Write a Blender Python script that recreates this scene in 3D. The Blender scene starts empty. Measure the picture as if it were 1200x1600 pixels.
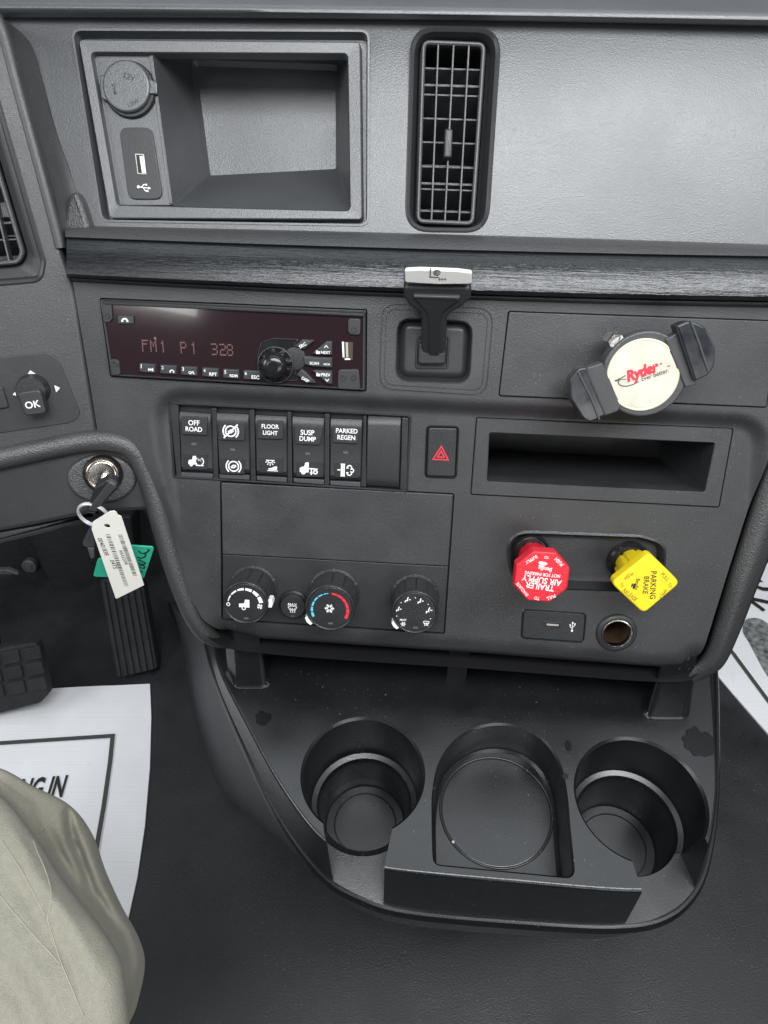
import bpy, bmesh, math, random
import numpy as np
from mathutils import Vector, Matrix
from mathutils import noise as mnoise
random.seed(7)
R = math.radians
sc = bpy.context.scene
C = sc.collection

# ------------------------------------------------------------------ camera
FPX = 1150.0                                   # focal length in photo pixels (1200 x 1600)
cam_d = bpy.data.cameras.new('camera'); cam = bpy.data.objects.new('camera', cam_d); C.objects.link(cam)
cam_d.sensor_fit = 'VERTICAL'; cam_d.sensor_height = 36.0; cam_d.lens = FPX / 1600 * 36.0
cam_d.clip_start = 0.02; cam_d.clip_end = 60
cam.location = (0, 0, 1.0); cam.rotation_euler = (R(45), 0, 0)
sc.camera = cam
CR = Matrix.Rotation(R(45), 3, 'X'); CO = Vector((0, 0, 1.0))

# ------------------------------------------------------------------ light: daylight through the cab windows, plus added overhead and rear lamps
w = bpy.data.worlds.new('World'); sc.world = w; w.use_nodes = True
bgn = w.node_tree.nodes['Background']; bgn.inputs[0].default_value = (0.80, 0.88, 1.0, 1); bgn.inputs[1].default_value = 0.05

def area(name, loc, target, sx, sy, power, col):
    d = bpy.data.lights.new(name, 'AREA'); d.shape = 'RECTANGLE'; d.size = sx; d.size_y = sy; d.energy = power; d.color = col
    o = bpy.data.objects.new(name, d); C.objects.link(o); o.location = loc
    o.rotation_euler = (Vector(target) - Vector(loc)).to_track_quat('-Z', 'Y').to_euler()
    return o
area('added_overhead_light', (0.25, -0.18, 1.70), (0.10, 0.50, 0.80), 1.4, 0.42, 27, (0.95, 0.98, 1.0))  # added lamp above the camera, placed to mirror in the upper panel
area('windshield_daylight', (0.15, 0.82, 1.85), (0.1, 0.40, 0.50), 1.7, 0.6, 7, (0.90, 0.96, 1.0))
area('passenger_window_daylight', (1.35, 0.0, 1.25), (0.1, 0.4, 0.65), 0.7, 0.5, 2.5, (1.0, 0.98, 0.95))
area('driver_window_daylight', (-1.2, 0.0, 1.35), (-0.2, 0.35, 0.4), 0.7, 0.5, 8, (0.95, 0.98, 1.0))
area('added_rear_fill', (0.6, -1.25, 1.08), (0.05, 0.4, 0.65), 1.0, 0.45, 6, (1.0, 0.99, 0.97))  # added lamp behind the camera, gives the lower dash a satin sheen
area('side_sleeper_window_daylight', (-0.95, -1.2, 1.715), (-0.15, 0.45, 0.74), 0.36, 0.24, 2.2, (1.0, 0.99, 0.97))
sc.view_settings.view_transform = 'Standard'; sc.view_settings.look = 'None'
sc.view_settings.exposure = 0.0; sc.view_settings.gamma = 1.0; sc.view_settings.use_curve_mapping = False

# ------------------------------------------------------------------ materials
MATS = {}
def mat(name, col, rough=0.5, metal=0.0, grain=0.0, gscale=900.0, kind='leather', var=0.0, spec=0.5, emis=None, stretch=None, coat=0.0, vscale=14.0, rvar=0.0, sheen=0.0, ior=1.5, dust=0.0, dthr=0.70, dscale=420.0, dcol=(0.22, 0.22, 0.21)):
    m = bpy.data.materials.new(name); m.use_nodes = True; nt = m.node_tree; b = nt.nodes['Principled BSDF']
    b.inputs['Base Color'].default_value = (*col, 1); b.inputs['Roughness'].default_value = rough
    b.inputs['Metallic'].default_value = metal; b.inputs['Specular IOR Level'].default_value = spec
    b.inputs['Coat Weight'].default_value = coat
    b.inputs['IOR'].default_value = ior
    if sheen: b.inputs['Sheen Weight'].default_value = sheen
    if emis:
        b.inputs['Emission Color'].default_value = (*emis[0], 1); b.inputs['Emission Strength'].default_value = emis[1]
    tc = nt.nodes.new('ShaderNodeTexCoord'); src = tc.outputs['Object']
    if stretch:
        mp = nt.nodes.new('ShaderNodeMapping'); mp.inputs['Scale'].default_value = stretch
        nt.links.new(src, mp.inputs[0]); src2 = mp.outputs[0]
    else: src2 = src
    if grain > 0:
        if kind == 'leather':
            t = nt.nodes.new('ShaderNodeTexVoronoi'); t.inputs['Scale'].default_value = gscale; t.feature = 'F1'
            out = t.outputs['Distance']
            n2 = nt.nodes.new('ShaderNodeTexNoise'); n2.inputs['Scale'].default_value = gscale * 0.45; n2.inputs['Detail'].default_value = 2
            nt.links.new(src2, n2.inputs['Vector'])
            ad = nt.nodes.new('ShaderNodeMath'); ad.operation = 'ADD'
            nt.links.new(out, ad.inputs[0]); nt.links.new(n2.outputs['Fac'], ad.inputs[1]); out = ad.outputs[0]
        else:
            t = nt.nodes.new('ShaderNodeTexNoise'); t.inputs['Scale'].default_value = gscale; t.inputs['Detail'].default_value = 4; t.inputs['Roughness'].default_value = 0.65
            out = t.outputs['Fac']
        nt.links.new(src2, t.inputs['Vector'])
        bp = nt.nodes.new('ShaderNodeBump'); bp.inputs['Strength'].default_value = 1.0; bp.inputs['Distance'].default_value = grain
        nt.links.new(out, bp.inputs['Height']); nt.links.new(bp.outputs[0], b.inputs['Normal'])
    if var > 0 or rvar > 0:
        n = nt.nodes.new('ShaderNodeTexNoise'); n.inputs['Scale'].default_value = vscale; n.inputs['Detail'].default_value = 6; n.inputs['Roughness'].default_value = 0.6
        nt.links.new(src, n.inputs['Vector'])
        if var > 0:
            mr = nt.nodes.new('ShaderNodeMapRange'); mr.inputs[1].default_value = 0.3; mr.inputs[2].default_value = 0.7
            mr.inputs[3].default_value = 1 - var; mr.inputs[4].default_value = 1 + var
            nt.links.new(n.outputs['Fac'], mr.inputs[0])
            mx = nt.nodes.new('ShaderNodeVectorMath'); mx.operation = 'SCALE'; mx.inputs[0].default_value = col
            nt.links.new(mr.outputs[0], mx.inputs['Scale']); nt.links.new(mx.outputs[0], b.inputs['Base Color'])
        if rvar > 0:
            mr2 = nt.nodes.new('ShaderNodeMapRange'); mr2.inputs[1].default_value = 0.3; mr2.inputs[2].default_value = 0.7
            mr2.inputs[3].default_value = rough - rvar; mr2.inputs[4].default_value = rough + rvar
            nt.links.new(n.outputs['Fac'], mr2.inputs[0]); nt.links.new(mr2.outputs[0], b.inputs['Roughness'])
    if dust > 0:                       # scattered lint and dried specks lying on the surface, smeared in patches
        n1 = nt.nodes.new('ShaderNodeTexNoise'); n1.inputs['Scale'].default_value = dscale; n1.inputs['Detail'].default_value = 1
        n2 = nt.nodes.new('ShaderNodeTexNoise'); n2.inputs['Scale'].default_value = 11; n2.inputs['Detail'].default_value = 3
        nt.links.new(src, n1.inputs['Vector']); nt.links.new(src, n2.inputs['Vector'])
        r1 = nt.nodes.new('ShaderNodeMapRange'); r1.inputs[1].default_value = dthr; r1.inputs[2].default_value = dthr + 0.10
        r2 = nt.nodes.new('ShaderNodeMapRange'); r2.inputs[1].default_value = 0.42; r2.inputs[2].default_value = 0.70; r2.inputs[3].default_value = 0.15
        nt.links.new(n1.outputs['Fac'], r1.inputs[0]); nt.links.new(n2.outputs['Fac'], r2.inputs[0])
        mu = nt.nodes.new('ShaderNodeMath'); mu.operation = 'MULTIPLY'; nt.links.new(r1.outputs[0], mu.inputs[0]); nt.links.new(r2.outputs[0], mu.inputs[1])
        mu2 = nt.nodes.new('ShaderNodeMath'); mu2.operation = 'MULTIPLY'; mu2.inputs[1].default_value = dust; nt.links.new(mu.outputs[0], mu2.inputs[0])
        mi = nt.nodes.new('ShaderNodeMix'); mi.data_type = 'RGBA'; mi.inputs['B'].default_value = (*dcol, 1)
        ln_ = b.inputs['Base Color'].links
        if ln_: nt.links.new(ln_[0].from_socket, mi.inputs['A'])
        else: mi.inputs['A'].default_value = (*col, 1)
        nt.links.new(mu2.outputs[0], mi.inputs['Factor']); nt.links.new(mi.outputs['Result'], b.inputs['Base Color'])
    MATS[name] = m
    return m
mat('dash', (0.036, 0.0365, 0.038), 0.42, grain=0.00011, gscale=1500, var=0.16, rvar=0.08, vscale=24, spec=0.6, dust=0.4, dthr=0.68, dscale=520)
mat('dash_upper', (0.052, 0.054, 0.058), 0.40, grain=0.00010, gscale=1500, spec=1.0, ior=1.53, var=0.1, rvar=0.05, vscale=12, dust=0.3, dscale=500)
mat('soft', (0.038, 0.038, 0.039), 0.42, grain=0.00028, gscale=1000, var=0.1, spec=0.8)
mat('wood', (0.007, 0.008, 0.010), 0.25, grain=0.00038, gscale=1.0, kind='noise', stretch=(34, 620, 620), spec=0.6)
mat('smooth', (0.022, 0.023, 0.025), 0.38, grain=0.0001, gscale=900, var=0.1, rvar=0.06, vscale=40)
mat('satin', (0.028, 0.029, 0.031), 0.40, grain=0.00006, gscale=1300, rvar=0.06, vscale=30)
mat('gloss', (0.012, 0.012, 0.013), 0.18, rvar=0.05, vscale=60)
mat('dark', (0.008, 0.008, 0.009), 0.6)
mat('console', (0.0075, 0.008, 0.009), 0.30, grain=0.00004, gscale=1100, var=0.12, rvar=0.05, vscale=20, spec=0.75, dust=0.6, dscale=380)
mat('pedestal', (0.05, 0.052, 0.058), 0.5, grain=0.0003, gscale=600, var=0.15)
mat('floor', (0.012, 0.013, 0.0155), 0.44, grain=0.00022, gscale=1000, var=0.4, rvar=0.16, vscale=9, spec=0.6, dust=0.7, dthr=0.66, dscale=340, dcol=(0.13, 0.13, 0.13))
mat('footwell', (0.010, 0.011, 0.012), 0.7, grain=0.0006, gscale=400, var=0.35, vscale=9)
mat('rubber', (0.020, 0.020, 0.021), 0.75, grain=0.0004, gscale=500, var=0.35, vscale=30)
mat('display', (0.020, 0.011, 0.013), 0.09, coat=0.5, spec=0.6)
mat('button', (0.035, 0.037, 0.040), 0.4)
mat('white', (0.80, 0.80, 0.78), 0.5)
mat('led', (0.15, 0.075, 0.08), 0.4, emis=((0.75, 0.30, 0.30), 0.05))
mat('redprint', (0.75, 0.03, 0.05), 0.4)
mat('blueprint', (0.10, 0.55, 0.70), 0.4)
mat('blackprint', (0.015, 0.015, 0.015), 0.6)
mat('greyprint', (0.10, 0.10, 0.10), 0.7)
mat('red', (0.66, 0.016, 0.032), 0.38, grain=0.00012, gscale=500, var=0.10, vscale=70, rvar=0.08, dust=0.5, dscale=260, dcol=(0.16, 0.03, 0.03))
mat('yellow', (0.82, 0.62, 0.010), 0.40, grain=0.00012, gscale=500, var=0.10, vscale=70, rvar=0.08, dust=0.6, dscale=260, dcol=(0.25, 0.16, 0.02))
mat('chrome', (0.78, 0.76, 0.72), 0.22, metal=1.0, rvar=0.08, vscale=150)
mat('silver', (0.70, 0.69, 0.66), 0.38, metal=0.15, grain=0.0001, gscale=1500)
mat('nickel', (0.62, 0.55, 0.46), 0.30, metal=1.0, rvar=0.1, vscale=200, var=0.2)
mat('brown', (0.05, 0.028, 0.016), 0.5, var=0.5, vscale=90)
mat('usb', (0.62, 0.60, 0.54), 0.35, metal=0.8)
mat('disc', (0.58, 0.54, 0.44), 0.5, var=0.18, vscale=55, dust=0.5, dscale=300, dcol=(0.30, 0.24, 0.15))
mat('discrim', (0.66, 0.58, 0.44), 0.45)
mat('holder', (0.050, 0.052, 0.055), 0.36, grain=0.00006, gscale=1500, var=0.15, vscale=60, rvar=0.1)
mat('holderglass', (0.030, 0.032, 0.036), 0.18, var=0.3, vscale=80, rvar=0.12)
mat('tag', (0.88, 0.87, 0.80), 0.55, var=0.03, vscale=40)
mat('greentag', (0.03, 0.42, 0.27), 0.4, var=0.05, vscale=60)
mat('paper', (0.80, 0.80, 0.82), 0.65, grain=0.0005, gscale=1.0, kind='noise', stretch=(2, 260, 2), var=0.05, vscale=9, dust=0.35, dscale=60, dcol=(0.35, 0.35, 0.36))
mat('cloth', (0.27, 0.258, 0.208), 0.9, grain=0.00035, gscale=1500, var=0.07, vscale=260, sheen=0.1)
mat('thread', (0.34, 0.32, 0.26), 0.8)
mat('shoe', (0.03, 0.025, 0.02), 0.5)
mat('water', (0.004, 0.004, 0.005), 0.34, spec=0.35)
mat('crumb', (0.55, 0.52, 0.40), 0.8)
mat('metal_dull', (0.12, 0.12, 0.12), 0.6, metal=0.4, var=0.3, vscale=80)
mat('lamp_lens', (0.10, 0.10, 0.095), 0.3)

# ------------------------------------------------------------------ frames
def ray(x, y): return (CR @ Vector(((x - 600) / FPX, -(y - 800) / FPX, -1.0))).normalized()
def PL(M, x, y, h=0.0):
    """local point where the sight line through photo pixel (x, y) meets the plane local z = h of frame M"""
    n = M.col[2].xyz; o = M.translation + n * h; d = ray(x, y)
    p = CO + d * ((o - CO).dot(n) / d.dot(n))
    q = M.inverted() @ p
    return Vector((q.x, q.y, h))
def PW(M, x, y, h=0.0): return M @ PL(M, x, y, h)
def depth_pt(x, y, z): return CO + CR @ Vector(((x - 600) / FPX * z, -(y - 800) / FPX * z, -z))
def frame(o, u, v, n):
    M = Matrix.Identity(4)
    for i, a in enumerate((u, v, n)):
        a = a.normalized()
        for k in range(3): M[k][i] = a[k]
    M.translation = o
    return M
def camrot(a, b, c):
    Rx = Matrix.Rotation(a, 3, 'X'); Ry = Matrix.Rotation(b, 3, 'Y'); Rz = Matrix.Rotation(c, 3, 'Z')
    return Rz @ Ry @ Rx
def dash_frame(pitch, o):
    r = camrot(R(pitch), R(1.65), R(3.03))                  # x right, y down, z forward
    f = lambda q: CR @ Vector((q.x, -q.y, -q.z))
    return frame(o, f(r.col[0]), -f(r.col[1]), -f(r.col[2]))
F = dash_frame(16.94, depth_pt(600, 540, 0.527))             # fascia plane
HP = -0.007
Gf = F @ Matrix.Translation((0, 0, HP))                      # recessed centre-stack face
U = dash_frame(12.0, PW(F, 600, 370, -0.020))                # upper panel plane
A0 = PW(F, 115, 437); B0 = PW(F, 155, 690)
ud = Vector((math.cos(R(15)), math.sin(R(15)), 0)); nL = ud.cross(A0 - B0).normalized()
if nL.dot(CO - A0) < 0: nL = -nL
L = frame(A0, ud, nL.cross(ud), nL)                          # driver-side plane
FLOOR = Matrix.Identity(4)
ZC = 0.43
CON = Matrix.Translation((0, 0, ZC))                         # console top
def horiz(z): return Matrix.Translation((0, 0, z))
def at(M, x, y, h=0.0): return M @ Matrix.Translation(PL(M, x, y, h))

# ------------------------------------------------------------------ mesh helpers
def v3(p, z=0.0): return Vector((p[0], p[1], p[2] if len(p) > 2 else z))
def loft(rings, cap0=True, cap1=True, closed=True, loop=False):
    n = len(rings[0]); assert all(len(r) == n for r in rings); V = [v3(p) for r in rings for p in r]; Fc = []
    m = len(rings)
    for i in range(m if loop else m - 1):
        a = i * n; b = ((i + 1) % m) * n
        for j in range(n if closed else n - 1):
            k = (j + 1) % n
            Fc.append((a + j, a + k, b + k, b + j))
    if not loop:
        if cap0: Fc.append(tuple(range(n))[::-1])
        if cap1: Fc.append(tuple(range((m - 1) * n, m * n)))
    return V, Fc
def join(*gs):
    V = []; Fc = []
    for g in gs:
        o = len(V); V += list(g[0]); Fc += [tuple(i + o for i in f) for f in g[1]]
    return V, Fc
def xf(g, M): return [M @ v3(p) for p in g[0]], g[1]
def sarea(p): return 0.5 * sum(p[i][0] * p[(i + 1) % len(p)][1] - p[(i + 1) % len(p)][0] * p[i][1] for i in range(len(p)))
def inset(pts, d):
    n = len(pts); s = 1 if sarea(pts) > 0 else -1; out = []
    for i in range(n):
        a = Vector(pts[i - 1][:2]); b = Vector(pts[i][:2]); c = Vector(pts[(i + 1) % n][:2])
        e1 = (b - a); e2 = (c - b)
        if e1.length < 1e-9: e1 = e2
        if e2.length < 1e-9: e2 = e1
        n1 = Vector((-e1.y, e1.x)).normalized() * s; n2 = Vector((-e2.y, e2.x)).normalized() * s
        q = (n1 + n2)
        q = q.normalized() if q.length > 1e-6 else n1
        out.append(b + q * (d / max(0.35, q.dot(n1))))
    return out
def rp(pts, r, n=5):
    """polygon with rounded corners (r: one radius or one per corner)"""
    out = []; N = len(pts)
    for i in range(N):
        a = Vector(pts[i - 1][:2]); b = Vector(pts[i][:2]); c = Vector(pts[(i + 1) % N][:2])
        rr = r[i] if isinstance(r, (list, tuple)) else r
        d1 = (a - b); d2 = (c - b); l = min(d1.length, d2.length) * 0.49
        d1.normalize(); d2.normalize()
        ang = math.acos(max(-1, min(1, d1.dot(d2)))); t = min(l, rr / max(1e-6, math.tan(ang / 2)))
        p0 = b + d1 * t; p2 = b + d2 * t
        for k in range(n + 1):
            s = k / n; out.append(p0 * (1 - s) ** 2 + b * 2 * s * (1 - s) + p2 * s * s)
    return out
def prism(pts, z0, z1, b=0.0, seg=3, draft=0.0):
    rings = [[v3(p[:2], z0) for p in inset(pts, -draft)] if draft else [v3(p[:2], z0) for p in pts]]
    if b > 0:
        for k in range(seg + 1):
            a = k / seg * math.pi / 2
            rings.append([v3(p, z1 - b + b * math.sin(a)) for p in inset(pts, b * (1 - math.cos(a)))])
    else: rings.append([v3(p[:2], z1) for p in pts])
    return loft(rings)
def ringplate(outer, inner, z0, z1, b=0.0006):
    Rr = [[v3(p[:2], z0) for p in outer], [v3(p[:2], z1 - b) for p in outer], [v3(p, z1) for p in inset(outer, b)],
          [v3(p, z1) for p in inset(inner, -b)], [v3(p[:2], z1 - b) for p in inner], [v3(p[:2], z0) for p in inner]]
    return loft(Rr, loop=True)
def circ(c, r, n=48, ry=None, rot=0.0):
    ry = ry or r; o = []
    for i in range(n):
        a = 2 * math.pi * i / n; x = r * math.cos(a); y = ry * math.sin(a)
        o.append(Vector((c[0] + x * math.cos(rot) - y * math.sin(rot), c[1] + x * math.sin(rot) + y * math.cos(rot))))
    return o
def lathe(prof, c=(0, 0), n=48, cap0=True, cap1=True, mod=None):
    rings = []
    for (r, z) in prof:
        rings.append([Vector((c[0] + (r * (mod(2 * math.pi * i / n, z) if mod else 1)) * math.cos(2 * math.pi * i / n),
                              c[1] + (r * (mod(2 * math.pi * i / n, z) if mod else 1)) * math.sin(2 * math.pi * i / n), z)) for i in range(n)])
    return loft(rings, cap0, cap1)
def box(x0, x1, y0, y1, z0, z1, b=0.0): return prism([(x0, y0), (x1, y0), (x1, y1), (x0, y1)], z0, z1, b)
def catmull(pts, n=8, closed=False):
    P = [Vector(p) for p in pts]; N = len(P); out = []
    for i in range(N if closed else N - 1):
        p0 = P[i - 1] if (closed or i > 0) else P[i] * 2 - P[i + 1]
        p1 = P[i]; p2 = P[(i + 1) % N]
        p3 = P[(i + 2) % N] if (closed or i + 2 < N) else p2 * 2 - p1
        for k in range(n):
            t = k / n
            out.append(0.5 * ((2 * p1) + (p2 - p0) * t + (2 * p0 - 5 * p1 + 4 * p2 - p3) * t * t + (3 * p1 - p0 - 3 * p2 + p3) * t ** 3))
    if not closed: out.append(P[-1])
    return out
def tube(path, rad, n=10, closed=False, flat=1.0):
    P = [Vector(p) for p in path]; N = len(P); rings = []; up = None
    for i in range(N):
        if closed: t = P[(i + 1) % N] - P[i - 1]
        else: t = P[min(i + 1, N - 1)] - P[max(i - 1, 0)]
        t.normalize()
        if up is None:
            up = t.orthogonal().normalized()
        up = (up - t * up.dot(t)).normalized(); s = t.cross(up)
        r = rad[i] if isinstance(rad, (list, tuple)) else rad
        rings.append([P[i] + (up * math.cos(2 * math.pi * k / n) + s * math.sin(2 * math.pi * k / n) * flat) * r for k in range(n)])
    if closed: return loft(rings, loop=True)
    return loft(rings)
def ribbon(pl, wd, z=0.0, closed=False):
    P = [Vector(p[:2]) for p in pl]; N = len(P); a = []; b = []
    for i in range(N):
        p0 = P[i - 1] if (i > 0 or closed) else None; p2 = P[(i + 1) % N] if (i < N - 1 or closed) else None
        ns = []
        for q, r_ in ((p0, P[i]), (P[i], p2)):
            if q is None or r_ is None: continue
            d = r_ - q
            if d.length > 1e-9: ns.append(Vector((-d.y, d.x)).normalized())
        m = sum(ns, Vector((0, 0)))
        m = m.normalized() if m.length > 1e-6 else ns[0]
        k = wd / 2 / max(0.4, m.dot(ns[0]))
        a.append(v3(P[i] + m * k, z)); b.append(v3(P[i] - m * k, z))
    return loft([a, b], False, False, closed)
def strokes(pls, wd, z=0.0, dz=0.00002):
    gs = []
    for i, pl in enumerate(pls):
        cl = isinstance(pl, tuple) and pl[0] == 'c'
        gs.append(ribbon(pl[1] if cl else pl, wd, z + i * dz, cl))
    return join(*gs)
def arc(c, r, a0, a1, n=14, ry=None):
    ry = ry or r
    return [(c[0] + r * math.cos(R(a0 + (a1 - a0) * i / n)), c[1] + ry * math.sin(R(a0 + (a1 - a0) * i / n))) for i in range(n + 1)]
def flat(pts, z=0.0): return [v3(p[:2], z) for p in pts], [tuple(range(len(pts)))]

def mesh_of(name, g, m, ang=38, recalc=True):
    me = bpy.data.meshes.new(name); me.from_pydata([tuple(p) for p in g[0]], [], g[1])
    if recalc:
        bm = bmesh.new(); bm.from_mesh(me); bmesh.ops.recalc_face_normals(bm, faces=bm.faces); bm.to_mesh(me); bm.free()
    if m: me.materials.append(MATS[m])
    me.shade_smooth(); me.set_sharp_from_angle(angle=R(ang))
    return me
def mk(name, g, m, parent=None, ang=38, wn=True, M=None, recalc=True):
    o = bpy.data.objects.new(name, mesh_of(name, g, m, ang, recalc)); C.objects.link(o)
    if parent: o.parent = parent
    if M is not None: o.matrix_basis = M
    if wn: md = o.modifiers.new('wn', 'WEIGHTED_NORMAL'); md.keep_sharp = True; md.weight = 80
    return o
def tag(o, label, cat=None, group=None, kind=None):
    if label: o['label'] = label
    if cat: o['category'] = cat
    if group: o['group'] = group
    if kind: o['kind'] = kind
    return o
def thing(name, label, cat, M, group=None):
    o = bpy.data.objects.new(name, None); C.objects.link(o); o.matrix_world = M; o.empty_display_size = 0.02
    return tag(o, label, cat, group)
def cut(g, cutters, op_first=None, wn=True):
    """boolean of closed meshes; returns (verts, faces)"""
    def tmp(gg):
        o = bpy.data.objects.new('tmp', mesh_of('tmp', gg, None)); C.objects.link(o); return o
    base = tmp(g); objs = []
    if op_first is not None:
        k = tmp(op_first); objs.append(k); md = base.modifiers.new('i', 'BOOLEAN'); md.operation = 'INTERSECT'; md.solver = 'EXACT'; md.object = k
    for cg in cutters:
        k = tmp(cg); objs.append(k); md = base.modifiers.new('d', 'BOOLEAN'); md.operation = 'DIFFERENCE'; md.solver = 'EXACT'; md.object = k
    dg = bpy.context.evaluated_depsgraph_get(); ev = base.evaluated_get(dg); me = ev.to_mesh()
    out = ([v.co.copy() for v in me.vertices], [tuple(p.vertices) for p in me.polygons])
    ev.to_mesh_clear()
    for o in [base] + objs:
        me = o.data; bpy.data.objects.remove(o); bpy.data.meshes.remove(me)
    return out
def text_geo(s, bold=0.0, shear=0.0, res=3, spacing=1.0):
    cu = bpy.data.curves.new('t', 'FONT'); cu.body = s; cu.size = 1.0; cu.resolution_u = res; cu.offset = bold; cu.shear = shear; cu.space_character = spacing
    cu.fill_mode = 'FRONT'
    o = bpy.data.objects.new('t', cu); C.objects.link(o)
    dg = bpy.context.evaluated_depsgraph_get(); ev = o.evaluated_get(dg); me = ev.to_mesh()
    V = [v.co.copy() for v in me.vertices]; Fc = [tuple(p.vertices) for p in me.polygons]
    ev.to_mesh_clear(); bpy.data.objects.remove(o); bpy.data.curves.remove(cu)
    return V, Fc
def text_on(M, s, a, b, h, m, name, parent, hratio=1.0, bold=0.012, shear=0.0, spacing=1.0, hpx=None):
    """flat lettering whose middle line runs from photo pixel a (start) to b (end) on the plane z = h of M"""
    A = PL(M, a[0], a[1], h); B = PL(M, b[0], b[1], h)
    V, Fc = text_geo(s, bold, shear, spacing=spacing)
    if not V: return None
    x0 = min(p.x for p in V); x1 = max(p.x for p in V); y0 = min(p.y for p in V); y1 = max(p.y for p in V)
    d = (B - A); sx = d.length / (x1 - x0); sy = sx * hratio
    e = d.normalized(); f = Vector((-e.y, e.x, 0))
    W = [A + e * ((p.x - x0) * sx) + f * ((p.y - (y0 + y1) / 2) * sy) for p in V]
    return mk(name, (W, Fc), m, parent, recalc=False)
def cxy(crop, s):
    return lambda x, y: (crop[0] + x / s, crop[1] + y / s)
def pts(M, lst, h=0.0): return [PL(M, x, y, h) for x, y in lst]
def icon_frame(M, cx, cy, px, h):
    """2-D mapper: unit icon square [-1,1] -> local coordinates, px = half size in photo pixels"""
    c = PL(M, cx, cy, h); e = PL(M, cx + px, cy, h); s = (e - c).length
    return lambda q: (c.x + q[0] * s, c.y + q[1] * s)
def micon(M, cx, cy, px, h, pls, wd, m, name, parent, fills=()):
    f = icon_frame(M, cx, cy, px, h); s = abs(f((1, 0))[0] - f((0, 0))[0])
    gs = []
    for i, pl in enumerate(pls):
        cl = isinstance(pl, tuple) and pl[0] == 'c'
        gs.append(ribbon([f(q) for q in (pl[1] if cl else pl)], wd * s, h + i * 0.00002, cl))
    for i, fl in enumerate(fills): gs.append(flat([f(q) for q in fl], h + (i + len(pls)) * 0.00002))
    return mk(name, join(*gs), m, parent, recalc=False)

# ================================================================== THE SETTING
fl = mk('floor', loft([[(-2.2, -1.4, 0), (2.2, -1.4, 0)], [(-2.2, 1.25, 0), (2.2, 1.25, 0)]], False, False, False), 'floor'); tag(fl, None, kind='structure')
fw = mk('firewall', loft([[(-2.2, 0.86, -0.02), (2.2, 0.86, -0.02)], [(-2.2, 1.02, 0.42), (2.2, 1.02, 0.42)], [(-2.2, 1.05, 1.0), (2.2, 1.05, 1.0)]], False, False, False), 'footwell')
tag(fw, None, kind='structure')
# pieces of the firewall seen in the driver's footwell
WY = 0.80
WALL = frame(Vector((0, 0.93, 0.2)), Vector((1, 0, 0)), Vector((0, 0.30, 0.95)), Vector((0, -0.95, 0.30)))
mk('lower_pad', prism(rp(pts(WALL, [(-90, 905), (80, 905), (118, 960), (150, 965), (300, 960), (300, 1120), (-90, 1120)]), 0.012), -0.02, 0.012, 0.006), 'footwell', fw)
mk('bracket', prism(rp(pts(WALL, [(50, 812), (215, 790), (220, 850), (150, 945), (125, 955), (112, 940), (80, 880)]), 0.008), 0.0, 0.035, 0.006), 'footwell', fw)
mk('cross_bar', prism(rp(pts(WALL, [(-90, 915), (-90, 885), (20, 880), (84, 905), (90, 912), (40, 918)]), 0.003), 0.012, 0.022, 0.003), 'metal_dull', fw)
for (bx_, by_, rr) in ((45, 886, 0.013), (228, 925, 0.012)):
    c = PL(WALL, bx_, by_, 0.016)
    mk('bolt', lathe([(rr, -0.01), (rr, 0.001), (rr * .85, 0.003), (rr * .5, 0.003), (rr * .5, 0.005), (rr * .4, 0.0055)], (0, 0), 24), 'metal_dull', fw, M=Matrix.Translation((c.x, c.y, 0.014)))
for ch in fw.children:
    ch.matrix_basis = WALL @ ch.matrix_basis

# ================================================================== DASHBOARD
dash = thing('dashboard', 'black plastic truck dashboard with grained panels holding all the controls', 'dashboard', F)

def sdist(P, poly):
    """signed distance (positive inside) of points P (n,2) to polygon"""
    Q = np.array([(p[0], p[1]) for p in poly]); d2 = np.full(len(P), 1e9); ins = np.zeros(len(P), bool)
    for i in range(len(Q)):
        a = Q[i]; b = Q[(i + 1) % len(Q)]; e = b - a; w_ = P - a
        t = np.clip((w_ @ e) / max(1e-12, e @ e), 0, 1); q = w_ - t[:, None] * e
        d2 = np.minimum(d2, (q ** 2).sum(1))
        c = ((a[1] > P[:, 1]) != (b[1] > P[:, 1])) & (P[:, 0] < (b[0] - a[0]) * (P[:, 1] - a[1]) / (b[1] - a[1] + 1e-15) + a[0])
        ins ^= c
    return np.where(ins, 1, -1) * np.sqrt(d2)
def sstep(x, a, b):
    t = np.clip((x - a) / (b - a), 0, 1); return t * t * (3 - 2 * t)

# ---- fascia: one moulded sheet with the centre stack sunk into it
out_px = [(96, 415), (113, 437), (135, 565), (155, 690), (192, 694), (222, 720), (243, 790), (262, 860), (288, 930), (312, 972), (345, 1002), (400, 1017), (740, 1040), (1040, 1063), (1078, 1060), (1100, 1036), (1137, 918), (1194, 740), (1216, 670), (1240, 560), (1250, 430)]
out_uv = pts(F, out_px)
rec_uv = rp(pts(F, [(243, 618), (1192, 662), (1165, 1100), (300, 1060)]), [0.022, 0.022, 0.01, 0.01], 8)
us = [p.x for p in out_uv]; vs = [p.y for p in out_uv]
gx = np.arange(min(us) - 0.004, max(us) + 0.004, 0.0026); gy = np.arange(min(vs) - 0.004, max(vs) + 0.004, 0.0026)
GX, GY = np.meshgrid(gx, gy); PP = np.stack([GX.ravel(), GY.ravel()], 1)
sr = sdist(PP, rec_uv); so = sdist(PP, out_uv)
v700 = PL(F, 600, 720).y; v860 = PL(F, 600, 880).y
low = sstep(-PP[:, 1], -v700, -v860)
mask = np.maximum(sstep(sr, -0.007, 0.005), low)
Hh = HP * mask
vb = PL(F, 600, 930).y; Rb = 0.022
bot = pts(F, [(345, 1002), (400, 1017), (740, 1040), (1040, 1063), (1078, 1060), (1094, 1046)])
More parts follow.
